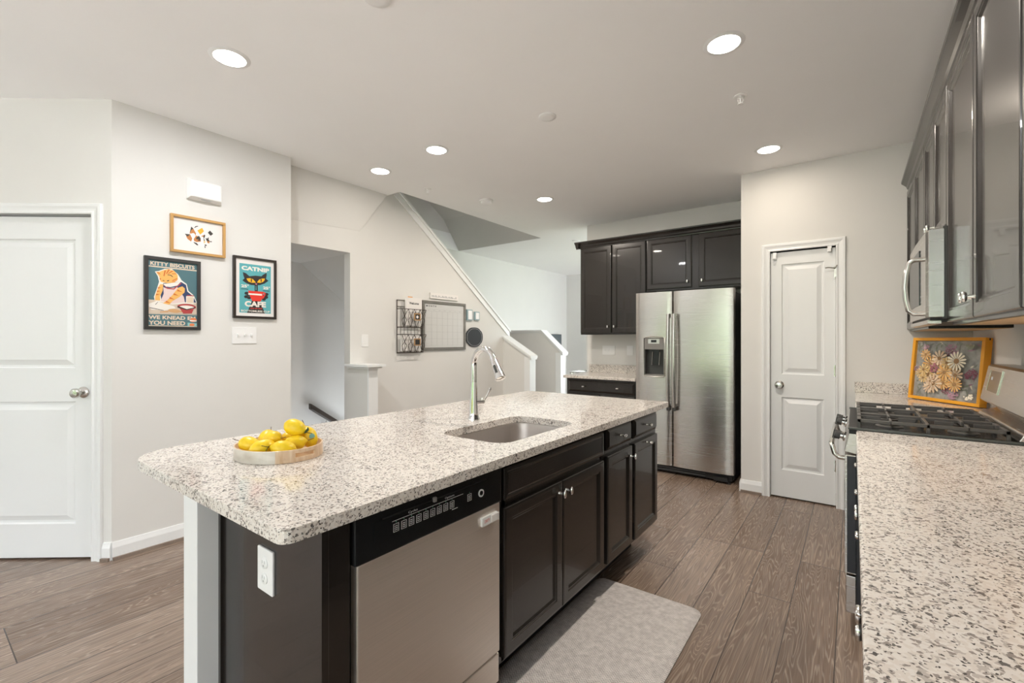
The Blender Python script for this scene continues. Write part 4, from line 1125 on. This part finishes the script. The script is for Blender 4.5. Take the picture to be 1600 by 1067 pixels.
# refrigerator
e = thing('refrigerator', 'large side-by-side stainless refrigerator with ice and water dispenser', 'refrigerator', (-1.32, 4.85, 0))
gx0, gx1, gs = -1.782, -.862, -1.407
obj('case', MB(M['fside']).box(gx0 + .01, gx1 - .008, 4.60, 5.15, .03, 1.755).box(gx0 + .05, gx0 + .11, 4.58, 4.66, 1.755, 1.775).box(gx1 - .11, gx1 - .05, 4.58, 4.66, 1.755, 1.775), e, bevel=.004)
def fdoor(x0, x1, label, disp=None):
    mb = MB(M['steel'])
    n = 14; zt0, zt1 = .085, 1.782
    prof = []
    W_ = x1 - x0
    for i in range(n + 1):
        t = i / n; x = x0 + W_ * t
        bul = .012 * (1 - (2 * t - 1) ** 2)
        prof.append((x, 4.512 - bul))
    prof = [(x0, 4.585), (x0, 4.528), (x0 + .004, 4.518)] + prof[1:-1] + [(x1 - .004, 4.518), (x1, 4.528), (x1, 4.585)]
    if not disp:
        mb.prism(prof, zt0, zt1, smooth=True)
    else:
        dx0, dx1, dz0, dz1 = disp
        # slab below, above; side strips between
        mb.prism(prof, zt0, dz0, smooth=True); mb.prism(prof, dz1, zt1, smooth=True)
        mb.prism([p for p in prof if p[0] < dx0] + [(dx0, 4.503), (dx0, 4.585)], dz0, dz1, smooth=True)
        mb.prism([(dx1, 4.585), (dx1, 4.503)] + [p for p in prof if p[0] > dx1], dz0, dz1, smooth=True)
    return obj('door', mb, e, label=label)
dsp = (-1.683, -1.490, .955, 1.330)
d1 = fdoor(gx0, gs - .003, 'narrower left door with the dispenser', dsp)
fdoor(gs + .003, gx1, None)
dm = MB(M['dgrey']).box(dsp[0], dsp[1], 4.56, 4.584, dsp[2], dsp[3])
dm.box(dsp[0], dsp[0] + .006, 4.50, 4.56, dsp[2], dsp[3]); dm.box(dsp[1] - .006, dsp[1], 4.50, 4.56, dsp[2], dsp[3])
dm.box(dsp[0], dsp[1], 4.498, 4.56, dsp[2], dsp[2] + .012, m=M['mgrey'])
dd_ = obj('dispenser', dm, d1, label='dark recessed water and ice dispenser')
obj('dispenser_panel', MB(M['mgrey'], M['black']).box(dsp[0] + .002, dsp[1] - .002, 4.497, 4.56, 1.215, dsp[3] - .004).box(-1.615, -1.56, 4.495, 4.497, 1.285, 1.31, m=M['black']).box(-1.645, -1.53, 4.4955, 4.4975, 1.272, 1.318, m=M['nickel']), d1)
obj('dispenser_paddle', MB(M['black'], M['nickel']).box(-1.615, -1.545, 4.530, 4.545, 1.06, 1.20).tube([(-1.618, 4.53, 1.06), (-1.606, 4.522, 1.19)], .004, 8, m=M['nickel']).tube([(-1.545, 4.53, 1.06), (-1.533, 4.522, 1.19)], .004, 8, m=M['nickel']), d1)
pr = MB(M['steel']); fx0, fx1, fz0, fz1 = dsp[0] - .008, dsp[1] + .008, dsp[2] - .010, dsp[3] + .006
pr.tube([(fx0, 4.500, fz1 - .01), (fx0, 4.500, fz0 + .012), (fx0 + .012, 4.500, fz0), (fx1 - .012, 4.500, fz0), (fx1, 4.500, fz0 + .012), (fx1, 4.500, fz1 - .01), (fx1 - .02, 4.500, fz1), ((fx0 + fx1) / 2, 4.500, fz1 + .008), (fx0 + .02, 4.500, fz1)], .005, 8, closed=True)
obj('dispenser_bezel', pr, d1)
for x in (gs - .028, gs + .028):
    pts = []
    for i in range(13):
        t = i / 12; z = .66 + t * .90
        pts.append((x, 4.460 - .022 * math.sin(PI * t), z))
    hb = MB(M['nickel'])
    vs = []; fs = []
    for p in pts:
        for dx, dy in ((-.014, .008), (-.014, -.006), (-.008, -.011), (.008, -.011), (.014, -.006), (.014, .008)): vs.append((p[0] + dx, p[1] + dy, p[2]))
    for i in range(12):
        for j in range(6): fs.append((i * 6 + j, i * 6 + (j + 1) % 6, i * 6 + 6 + (j + 1) % 6, i * 6 + 6 + j))
    fs += [list(range(6)), [72 + j for j in range(6)]]
    hb.add(vs, fs, smooth=True)
    for z in (.675, 1.545): hb.box(x - .011, x + .011, 4.46, 4.512, z - .018, z + .018)
    h_ = obj('handle', hb, e)
    obj('handle_mount', MB(M['dgrey']).box(x - .013, x + .013, 4.455, 4.512, .628, .668), h_, label='dark lower mount')
obj('kick_grille', MB(M['blackm']).box(gx0 + .03, gx1 - .02, 4.54, 4.62, .018, .078).box(gx0 + .06, gx1 - .25, 4.532, 4.54, .03, .04, m=M['dgrey']).box(gx0 + .06, gx1 - .25, 4.532, 4.54, .055, .062, m=M['dgrey']), e, bevel=.003)
obj('levelling_foot', MB(M['blackm']).box(gx1 - .17, gx1 - .05, 4.50, 4.56, .02, .055).lathe([(.018, 0), (.018, .012), (.008, .014), (.008, .03)], 14, Matrix.Translation((gx1 - .045, 4.525, 0))), e)
obj('levelling_foot', MB(M['blackm']).lathe([(.018, 0), (.018, .012), (.008, .014), (.008, .03)], 14, Matrix.Translation((gx0 + .06, 4.60, 0))), e)

# ================================================================== LEFT WALL
FL = lambda y, z: FX(-3.54, y, z)
def quadmap(tl, tr, br, bl, w, h, ox=0, oy=0):
    def f(x, y):
        s = (x - tl[0]) / (tr[0] - tl[0])
        top = tl[1] + (tr[1] - tl[1]) * s; bot = bl[1] + (br[1] - bl[1]) * s
        return (ox + s * w, oy + (1 - (y - top) / (bot - top)) * h)
    return f
class Art:
    def __init__(s, T, z, mp): s.mb = MB(); s.T = T; s.z = z; s.mp = mp
    def P(s, m, *pts):
        s.z += .00005; s.mb.face([(*s.mp(*p), s.z) for p in pts], s.T, m); return s
    def E(s, m, cx, cy, rx, ry, rot=0, a0=0, a1=360, n=22):
        c, q = math.cos(math.radians(rot)), math.sin(math.radians(rot)); pts = []
        for i in range(n + (a1 - a0 < 360)):
            a = math.radians(a0 + (a1 - a0) * i / n); x, y = rx * math.cos(a), ry * math.sin(a)
            pts.append((cx + x * c - y * q, cy + x * q + y * c))
        return s.P(m, *pts)
    def TX(s, m, txt, x0, y0, x1, y1, bold=.03):
        s.z += .00005; a, b2 = s.mp(x0, y1), s.mp(x1, y1); c2 = s.mp(x0, y0)
        s.mb.text(txt, a[0], a[1], b2[0], c2[1], s.z, s.T, m, bold); return s

# --- baking cat poster
e = thing('framed_poster', 'charcoal framed teal poster of an orange cat kneading dough, reading KITTY BISCUITS', 'framed picture', (-3.54, 1.08, 1.375))
T = FL(.927, 1.375); w, h = .306, .460
obj('frame', MB(M['charframe']).frame(w, h, .021, 0, .022, T), e, bevel=.001)
iw, ih = w - .040, h - .040
mp = quadmap((90, 100), (745, 170), (745, 1000), (90, 990), iw, ih, .020, .020)
A = Art(T, .012, mp)
teal = C('poster_teal', .075, .165, .19); cream = C('poster_cream', .70, .57, .44); org = C('cat_orange', .80, .44, .12); dor = C('cat_stripe', .62, .16, .03)
navy = C('dress_navy', .03, .05, .13); pink = C('apron_pink', .74, .58, .55); redb = C('bowl_red', .42, .05, .05); wht = C('poster_white', .80, .76, .70); blk = C('line_dark', .03, .02, .02); tanp = C('rolling_pin_tan', .62, .36, .17)
A.P(teal, (90, 990), (745, 1000), (745, 170), (90, 100))
A.P(cream, (90, 198), (745, 262), (745, 247), (90, 183))
A.TX(cream, 'KITTY BISCUITS', 118, 125, 712, 178, .035)
A.P(C('table_cream', .62, .52, .42), (90, 635), (745, 680), (745, 830), (90, 818))
# white outline
A.P(wht, (175, 650), (165, 600), (200, 500), (230, 400), (215, 330), (178, 265), (225, 258), (300, 230), (400, 232), (480, 300), (530, 380), (600, 430), (625, 520), (700, 580), (748, 680), (400, 700))
A.P(navy, (260, 640), (240, 520), (285, 420), (520, 400), (590, 440), (610, 530), (690, 590), (735, 675), (600, 672), (400, 660))
A.P(pink, (250, 655), (290, 560), (285, 470), (330, 490), (470, 470), (560, 600), (575, 670), (400, 690))
A.P(wht, (280, 430), (520, 400), (470, 450), (380, 470), (320, 465))
A.P(redb, (280, 432), (340, 480), (420, 488), (525, 410), (525, 425), (425, 503), (335, 495))
A.P(org, (190, 272), (235, 268), (280, 250), (350, 232), (430, 255), (475, 310), (478, 370), (430, 412), (330, 420), (250, 400), (232, 330))
A.P(dor, (195, 275), (222, 275), (250, 300), (240, 305))
for q in (((300, 250), (320, 250), (300, 330), (285, 320)), ((350, 237), (372, 240), (330, 300), (320, 290)), ((400, 250), (420, 258), (350, 300), (345, 292)), ((450, 290), (465, 300), (400, 300), (395, 290)), ((470, 350), (470, 362), (400, 395), (405, 380)), ((475, 372), (465, 385), (400, 410), (405, 402)), ((240, 350), (260, 365), (240, 375), (236, 365))):
    A.P(dor, *q)
A.P(blk, (340, 305), (385, 310), (415, 335), (408, 338), (380, 318), (340, 312)); A.P(blk, (330, 385), (362, 378), (360, 388), (338, 395)); A.P(blk, (275, 380), (300, 383), (300, 390), (275, 388))
A.P(org, (250, 430), (285, 440), (275, 520), (240, 600), (245, 650), (178, 645), (180, 590), (205, 510), (225, 460))
for yy in (480, 525, 568): A.P(dor, (215 - (yy - 480) * .25, yy - 8), (255 - (yy - 480) * .15, yy), (212 - (yy - 480) * .25, yy + 14))
A.P(org, (480, 480), (540, 460), (575, 490), (570, 540), (500, 600), (400, 660), (350, 720), (270, 715), (270, 690), (330, 650), (400, 580))
for qx, qy in ((480, 500), (430, 550), (375, 600), (325, 650)): A.P(dor, (qx - 5, qy), (qx + 60, qy + 35), (qx - 12, qy + 25))
A.P(wht, (100, 690), (200, 655), (300, 690), (420, 720), (450, 750), (300, 780), (130, 770), (100, 720))
A.P(blk, (110, 740), (190, 755), (290, 778), (290, 783), (190, 763), (110, 748)); A.P(blk, (180, 700), (215, 665), (218, 668), (186, 705))
A.E(tanp, 430, 785, 85, 26, 5); A.P(tanp, (240, 795), (350, 785), (350, 805), (240, 808)); A.P(tanp, (510, 785), (575, 790), (575, 803), (510, 805))
A.P(wht, (590, 590), (700, 590), (695, 695), (590, 690)); A.P(redb, (600, 575), (700, 580), (700, 592), (600, 588)); A.P(cream, (600, 600), (690, 603), (688, 680), (600, 676))
A.E(redb, 600, 730, 132, 38, 3); A.P(redb, (500, 745), (700, 755), (670, 820), (550, 820)); A.E(wht, 600, 738, 105, 24, 3); A.P(blk, (470, 740), (480, 720), (600, 762), (720, 735), (725, 745), (600, 775))
A.P(teal, (90, 822), (745, 840), (745, 1000), (90, 990)); A.P(cream, (90, 975), (745, 990), (745, 998), (90, 985)); A.P(cream, (90, 820), (745, 836), (745, 842), (90, 827))
A.TX(cream, 'WE KNEAD EM', 95, 842, 722, 893, .035); A.TX(cream, 'YOU NEED', 95, 912, 578, 970, .035)
A.E(C('sticker_orange', .75, .22, .08), 690, 905, 50, 28); A.P(C('sticker_teal', .25, .50, .50), (610, 940), (740, 950), (740, 985), (610, 985)); A.E(C('sticker_orange', .75, .22, .08), 672, 968, 38, 18); A.P(wht, (640, 905), (740, 912), (735, 925), (645, 922))
obj('print', A.mb, e, recalc=False)
obj('backing', MB(M['paper']).box(.018, w - .018, .018, h - .018, .002, .011, T), e)

# --- catnip cafe poster
e = thing('framed_poster', 'dark brown framed turquoise poster of a black cat behind a red cup, reading CATNIP CAFE', 'framed picture', (-3.54, 1.587, 1.466))
T = FL(1.436, 1.466); w, h = .302, .446
obj('frame', MB(M['brownframe']).frame(w, h, .017, 0, .022, T), e, bevel=.001)
obj('mount', MB(M['paper']).box(.015, w - .015, .015, h - .015, .002, .012, T), e)
px = (w / 645.0)
mp = quadmap((165, 155), (638, 212), (638, 948), (165, 932), 473 * px, h * .795, 90 * px, h * .092)
A = Art(T, .012, mp)
tq = C('poster_turquoise', .10, .40, .44); pw = C('poster_offwhite', .80, .75, .68); pb = C('cat_black', .022, .02, .02); ye = C('cat_eye_amber', .85, .45, .01); rc = C('cup_red', .75, .035, .02); pk = C('nose_pink', .80, .25, .35)
A.P(tq, (165, 932), (638, 948), (638, 212), (165, 155))
A.TX(pw, 'CATNIP', 195, 195, 612, 262, .05)
A.P(pb, (215, 298), (262, 318), (310, 362), (400, 352), (490, 362), (520, 335), (570, 308), (572, 345), (562, 402), (600, 432), (540, 475), (470, 500), (400, 505), (330, 498), (260, 470), (208, 428), (238, 400), (222, 350))
A.P(ye, (268, 398), (320, 393), (365, 410), (408, 462), (350, 466), (300, 450), (278, 425)); A.P(ye, (545, 396), (495, 398), (455, 415), (422, 460), (470, 466), (515, 452), (538, 425))
A.E(pb, 340, 428, 9, 27); A.E(pb, 487, 428, 9, 27)
A.P(pk, (393, 476), (430, 478), (412, 498))
A.P(pb, (388, 500), (435, 503), (435, 600), (388, 598)); A.P(tq, (405, 510), (412, 510), (415, 580), (402, 580))
A.P(pb, (352, 742), (470, 750), (545, 945), (275, 938))
for x, y in ((268, 630), (262, 685), (300, 650), (305, 700), (570, 645), (565, 690), (530, 720), (540, 670)): A.E(pb, x, y, 30, 24)
A.P(rc, (288, 588), (520, 605), (512, 690), (480, 755), (350, 750), (325, 690)); A.P(rc, (500, 605), (555, 618), (550, 660), (520, 710), (495, 716), (505, 690), (530, 650), (535, 632), (500, 628))
A.P(pw, (292, 628), (500, 640), (498, 666), (292, 652))
A.TX(pw, '25', 188, 490, 275, 536, .05); A.TX(pw, 'c', 280, 492, 300, 515, .04); A.TX(pw, '25', 515, 520, 598, 565, .05); A.TX(pw, 'c', 602, 524, 622, 545, .04)
A.TX(pb, 'COFFEE', 188, 552, 292, 568, .02); A.TX(pb, 'COFFEE', 515, 580, 615, 596, .02)
A.TX(pw, 'CAFE', 240, 748, 560, 838, .05); A.P(rc, (322, 860), (380, 861), (380, 872), (322, 871)); A.P(rc, (392, 862), (430, 863), (430, 873), (392, 872)); A.P(rc, (442, 863), (500, 865), (500, 875), (442, 874)); A.TX(pw, 'BOTTOMLESS CUP', 188, 888, 622, 918, .03)
obj('print', A.mb, e, recalc=False)

# --- calico cat picture
e = thing('framed_poster', 'gold framed white picture of a curled calico cat, hung above the two cat posters', 'framed picture', (-3.54, 1.218, 1.88))
T = FL(1.062, 1.880); w, h = .321, .245
obj('frame', MB(M['gold']).frame(w, h, .016, 0, .028, T), e, bevel=.001)
obj('mount', MB(M['paper']).box(.014, w - .014, .014, h - .014, .002, .012, T), e)
mp = quadmap((180, 160), (1200, 340), (1200, 945), (180, 810), w - .032, h - .032, .016, .016)
A = Art(T, .0121, mp)
cb_ = C('calico_brown', .50, .20, .06); cw = C('calico_white', .85, .83, .80); ck = C('calico_black', .05, .045, .04)
A.P(cw, (430, 560), (500, 500), (640, 420), (760, 560), (900, 600), (920, 690), (820, 770), (660, 730), (540, 660))
A.P(cb_, (435, 515), (520, 515), (560, 600), (540, 660), (470, 610), (440, 560)); A.P(ck, (410, 505), (520, 515), (470, 560), (430, 530))
A.P(cb_, (505, 500), (530, 420), (580, 400), (640, 500), (620, 560), (560, 500)); A.P(ck, (510, 480), (540, 360), (585, 405), (540, 430), (525, 470)); A.P(ck, (598, 388), (630, 355), (680, 350), (680, 362), (640, 372), (610, 390))
A.E(cw, 575, 535, 45, 42); A.P(cb_, (590, 610), (640, 540), (700, 560), (735, 620), (740, 660), (650, 670), (600, 650)); A.P(ck, (640, 580), (700, 545), (735, 600), (720, 650), (660, 640), (700, 620), (640, 610))
A.P(cb_, (740, 555), (810, 525), (830, 545), (790, 570)); A.P(ck, (790, 560), (815, 520), (830, 545), (805, 600), (825, 650), (800, 660)); A.P(C('calico_cream', .78, .55, .28), (795, 640), (835, 650), (825, 695), (795, 690))
A.P(ck, (835, 590), (870, 600), (905, 575), (900, 620), (930, 660), (880, 670), (850, 630)); A.P(cb_, (860, 650), (925, 660), (915, 700), (880, 690)); A.P(ck, (930, 655), (970, 655), (965, 675), (930, 670))
A.P(ck, (580, 665), (650, 690), (690, 730), (660, 735), (600, 690)); A.P(ck, (820, 715), (865, 730), (850, 748), (815, 740)); A.P(ck, (810, 755), (830, 750), (838, 785), (820, 785))
A.P(C('cracker_gold', .80, .42, .03), (665, 440), (765, 390), (802, 460), (722, 522)); A.P(ck, (885, 485), (930, 445), (998, 510), (945, 548))
obj('print', A.mb, e, recalc=False)

# door chime, three-gang switch
e = thing('door_chime', 'white plastic door chime box high on the wall above the cat pictures', 'door chime', (-3.54, 1.27, 2.26))
T = FL(1.155, 2.245)
mb = MB(M['plastic']).panel(.205, .135, [(0, 0), (0, .018), (.012, .050), (.020, .052)], T)
obj('cover', mb, e, bevel=.004)
obj('sensor_slot', MB(M['slotgrey']).box(.075, .135, .002, .006, .030, .036, T), e, label='small grey slot')
plate('light_switch', FL(1.517, 1.342), .165, .118, 'white three-gang toggle switch plate below the black cat poster', 'light switch', toggles=3)

# ================================================================== STAIR (BOARD) WALL
FS = lambda y, z: FX(XW, y, z)
plate('light_switch', FS(2.685, 1.303), .075, .118, 'single white switch plate between the basement opening and the wire rack', 'light switch', rocker=1)
# wire rack
e = thing('wire_wall_rack', 'bronze two-tier wire wall organiser with small chalk tags', 'wall rack', (XW, 3.23, 1.17))
T = FS(3.065, 1.175); w, h = .328, .545
fr_ = MB(M['wire'])
fr_.tube([(0, 0, .008), (w, 0, .008), (w, h, .008), (0, h, .008)], .0045, 8, T, closed=True)
fr_.tube([(0, h * .88, .008), (w, h * .88, .008)], .003, 6, T)
for i in range(1, 7): fr_.tube([(w * i / 7, 0, .008), (w * i / 7, h * .88, .008)], .0018, 6, T)
obj('back_frame', fr_, e)
for bi, (z0, z1) in enumerate(((0.005, .19), (.265, .452))):
    bm_ = MB(M['wire']); D = .085
    bm_.tube([(0, z1, .008), (0, z1, D), (w, z1, D), (w, z1, .008)], .0035, 8, T)
    bm_.tube([(0, z0, .008), (.025, z0, D - .02), (w - .025, z0, D - .02), (w, z0, .008)], .0045, 8, T)
    for i in range(8):
        x = .0 + w * i / 7
        bm_.tube([(x, z1, D), (max(.025, min(w - .025, x)), z0, D - .02)], .0016, 5, T)
    zm = (z0 + z1) / 2
    for i in range(4):
        xa = w * i / 4; xb_ = w * (i + 1) / 4; xm = (xa + xb_) / 2
        for pts in (((xa, z1 - .0), (xm, zm + .02)), ((xb_, z1), (xm, zm + .02)), ((xm, zm + .02), (xa + .01, zm - .02)), ((xm, zm + .02), (xb_ - .01, zm - .02)), ((xa + .01, zm - .02), (xm, z0)), ((xb_ - .01, zm - .02), (xm, z0))):
            f3 = lambda p: (p[0], p[1], D - .02 * (z1 - p[1]) / (z1 - z0) + .001)
            bm_.tube([f3(pts[0]), f3(pts[1])], .0028, 6, T)
    bo = obj('basket', bm_, e)
    tg = MB(M['tanwood']).frame(.085, .075, .011, D - .004, D + .006, T @ Matrix.Translation((.160, z1 - .115, 0)))
    to = obj('tag_frame', tg, bo, label='tan wood frame')
    cbm = MB(M['ink'], M['paper']).box(.009, .076, .009, .066, D - .002, D + .002, T @ Matrix.Translation((.160, z1 - .115, 0)))
    if bi: cbm.lathe([(.011, 0), (.0155, 0), (.0155, .0005), (.011, .0005)], 18, T @ Matrix.Translation((.203, z1 - .078, D + .0025)), M['paper'])
    obj('chalk_tag', cbm, bo)
tag(obj('paper_stack', MB(M['paper'], M['ink']).box(.085, .30, .285, .575, .030, .050, T).text('Welcome', .125, .505, .255, .530, .0505, T, M['ink'], .03)), 'white sheets headed Welcome standing in the upper wire basket', 'papers')
tag(obj('paper_stack', MB(M['paper']).box(.03, .30, .02, .17, .024, .040, T)), 'white sheets lying behind the lower wire basket', 'papers')
tag(obj('envelope', MB(C('envelope_orange', .7, .35, .12)).box(.13, .19, .30, .588, .022, .027, T)), 'thin orange-edged envelope behind the Welcome sheets', 'envelope')
# calendar
e = thing('calendar_board', 'grey wood framed dry-erase calendar headed MONTH between the wire rack and the chalk plaque', 'calendar', (XW, 3.75, 1.2))
T = FS(3.408, 1.196); w, h = .683, .545
obj('frame', MB(M['calframe']).frame(w, h, .030, 0, .020, T), e, bevel=.002)
cb2 = MB(M['board'], M['gridl'], M['ink']).box(.028, w - .028, .028, h - .028, .002, .010, T)
for i in range(8): x = .05 + i * .083; cb2.box(x, x + .0022, .05, .43, .010, .0104, T, M['gridl'])
for i in range(6): y = .05 + i * .076; cb2.box(.05, .633, y, y + .0022, .010, .0104, T, M['gridl'])
cb2.box(.05, .633, .452, .454, .010, .0104, T, M['gridl'])
cb2.text('M O N T H', .055, .478, .205, .496, .0104, T, M['ink'], .03)
for i, d_ in enumerate(('SUN', 'MON', 'TUE', 'WED', 'THU', 'FRI', 'SAT')): cb2.box(.078 + i * .083, .104 + i * .083, .440, .444, .010, .0104, T, M['gridl'])
obj('writing_surface', cb2, e)
ws = MB(M['paper'], M['gridl']).box(0, .44, 0, .062, 0, .018, FS(3.52, 1.768)); random.seed(5); x = .018
while x < .41:
    w_ = random.uniform(.006, .016); ws.box(x, x + w_, .018, .018 + random.uniform(.004, .022), .018, .0184, FS(3.52, 1.768), M['gridl']); x += w_ + random.uniform(.002, .008)
tag(obj('wall_sign', ws), 'slim white wooden sign with faint grey script above the calendar', 'sign')
for y0, z0, w, h, lb in ((4.112, 1.545, .098, .132, 'larger pale blue-edged wall box beside the calendar'), (4.25, 1.552, .09, .105, 'smaller pale wall box beside the calendar, above the chalk plaque')):
    e = thing('wall_control', lb, 'thermostat', (XW, y0, z0)); T = FS(y0, z0)
    obj('housing', MB(C('pale_blue_plastic', .30, .42, .47)).box(0, w, 0, h, 0, .024, T), e, bevel=.003)
    obj('faceplate', MB(M['plastic']).box(.016, w - .014, .012, h - .012, .024, .028, T), e, bevel=.002)
e = thing('chalk_plaque', 'scalloped dark chalkboard plaque below the two wall boxes', 'plaque', (XW, 4.255, 1.34))
def scallop(k):
    pts = []
    for i in range(96):
        a = 2 * PI * i / 96; c, s__ = math.cos(a), math.sin(a)
        r = 1 + .07 * abs(math.cos(2 * a)) ** .6 - .05 * abs(math.cos(2 * a + PI / 2)) ** 6
        r = r * (1 / (abs(c) ** 5 + abs(s__) ** 5) ** .10)
        pts.append((.145 * k * r * c, .112 * k * r * s__))
    return pts
T = FS(4.258, 1.343)
obj('board', MB(M['chalk']).prism(scallop(1.0), 0, .012, T), e)
ring = MB(M['gridl']); sc_ = scallop(.88); sc2 = scallop(.855); n_ = len(sc_)
ring.add([(p[0], p[1], .0125) for p in sc_] + [(p[0], p[1], .0125) for p in sc2], [(i, (i + 1) % n_, n_ + (i + 1) % n_, n_ + i) for i in range(n_)], T)
obj('chalk_border', ring, e, recalc=False, label='thin pale chalk outline')
# handrail down to the basement
e = thing('handrail', 'dark wooden handrail slanting down the basement stair wall', 'handrail', (-4.6, 2.9, .4))
mb = MB(M['rail'])
T = fr((-4.60, 0, 0), (0, 1, 0), (0, 0, 1))
hz_ = lambda y: .645 - .70 * (y - 2.604)
mb.prism([(2.604, hz_(2.604)), (2.604, hz_(2.604) - .062), (4.3, hz_(4.3) - .062), (4.3, hz_(4.3))], 0, .055, T)
obj('rail', mb, e, bevel=.008)
for y in (2.8, 3.9): obj('bracket', MB(M['nickel']).tube([(-4.649, y, hz_(y) - .11), (-4.60, y, hz_(y) - .10), (-4.575, y, hz_(y) - .058)], .007, 8), e)

# ================================================================== LIVING ROOM BEYOND
e = thing('television', 'dark flat television screen on the far living room wall beyond the stairs', 'television', (XF, 8.1, 1.07))
T = FX(XF + .001, 7.30, .68)
obj('screen', MB(M['tv']).box(.012, 1.288, .012, .738, .045, .048, T), e)
obj('casing', MB(M['dgrey']).box(0, 1.30, 0, .75, .0, .046, T), e)
e = thing('glass_side_table', 'small table with metal legs and glass top behind the stair knee wall', 'table', (-3.65, 7.3, 0))
obj('table_top', MB(M['glass'], M['nickel']).box(-3.95, -3.35, 7.0, 7.6, .742, .750).frame(.6, .6, .02, 0, .018, fr((-3.95, 7.0, .748), (1, 0, 0), (0, 1, 0)), M['nickel']), e)
for x, y in ((-3.93, 7.02), (-3.37, 7.02), (-3.93, 7.58), (-3.37, 7.58)): obj('leg', MB(M['nickel']).box(x - .012, x + .012, y - .012, y + .012, 0, .745), e)
tag(obj('folded_cloth', MB(M['red']).box(-3.40, -2.90, 6.15, 6.6, .45, .53), bevel=.02), 'red folded cloth seen beside the stair knee wall', 'cloth')
tag(obj('white_linen', MB(M['paper']).box(-3.38, -2.92, 6.17, 6.58, .531, .70), bevel=.03), 'pile of white linen on the red cloth', 'linen')
e = thing('upholstered_bench', 'low bench behind the stair knee wall carrying the red cloth', 'bench', (-3.15, 6.38, 0))
obj('seat', MB(M['mgrey']).box(-3.45, -2.85, 6.12, 6.63, .36, .449), e, bevel=.02)
for x, y in ((-3.42, 6.15), (-2.88, 6.15), (-3.42, 6.6), (-2.88, 6.6)): obj('leg', MB(M['rail']).box(x - .02, x + .02, y - .02, y + .02, 0, .36), e)
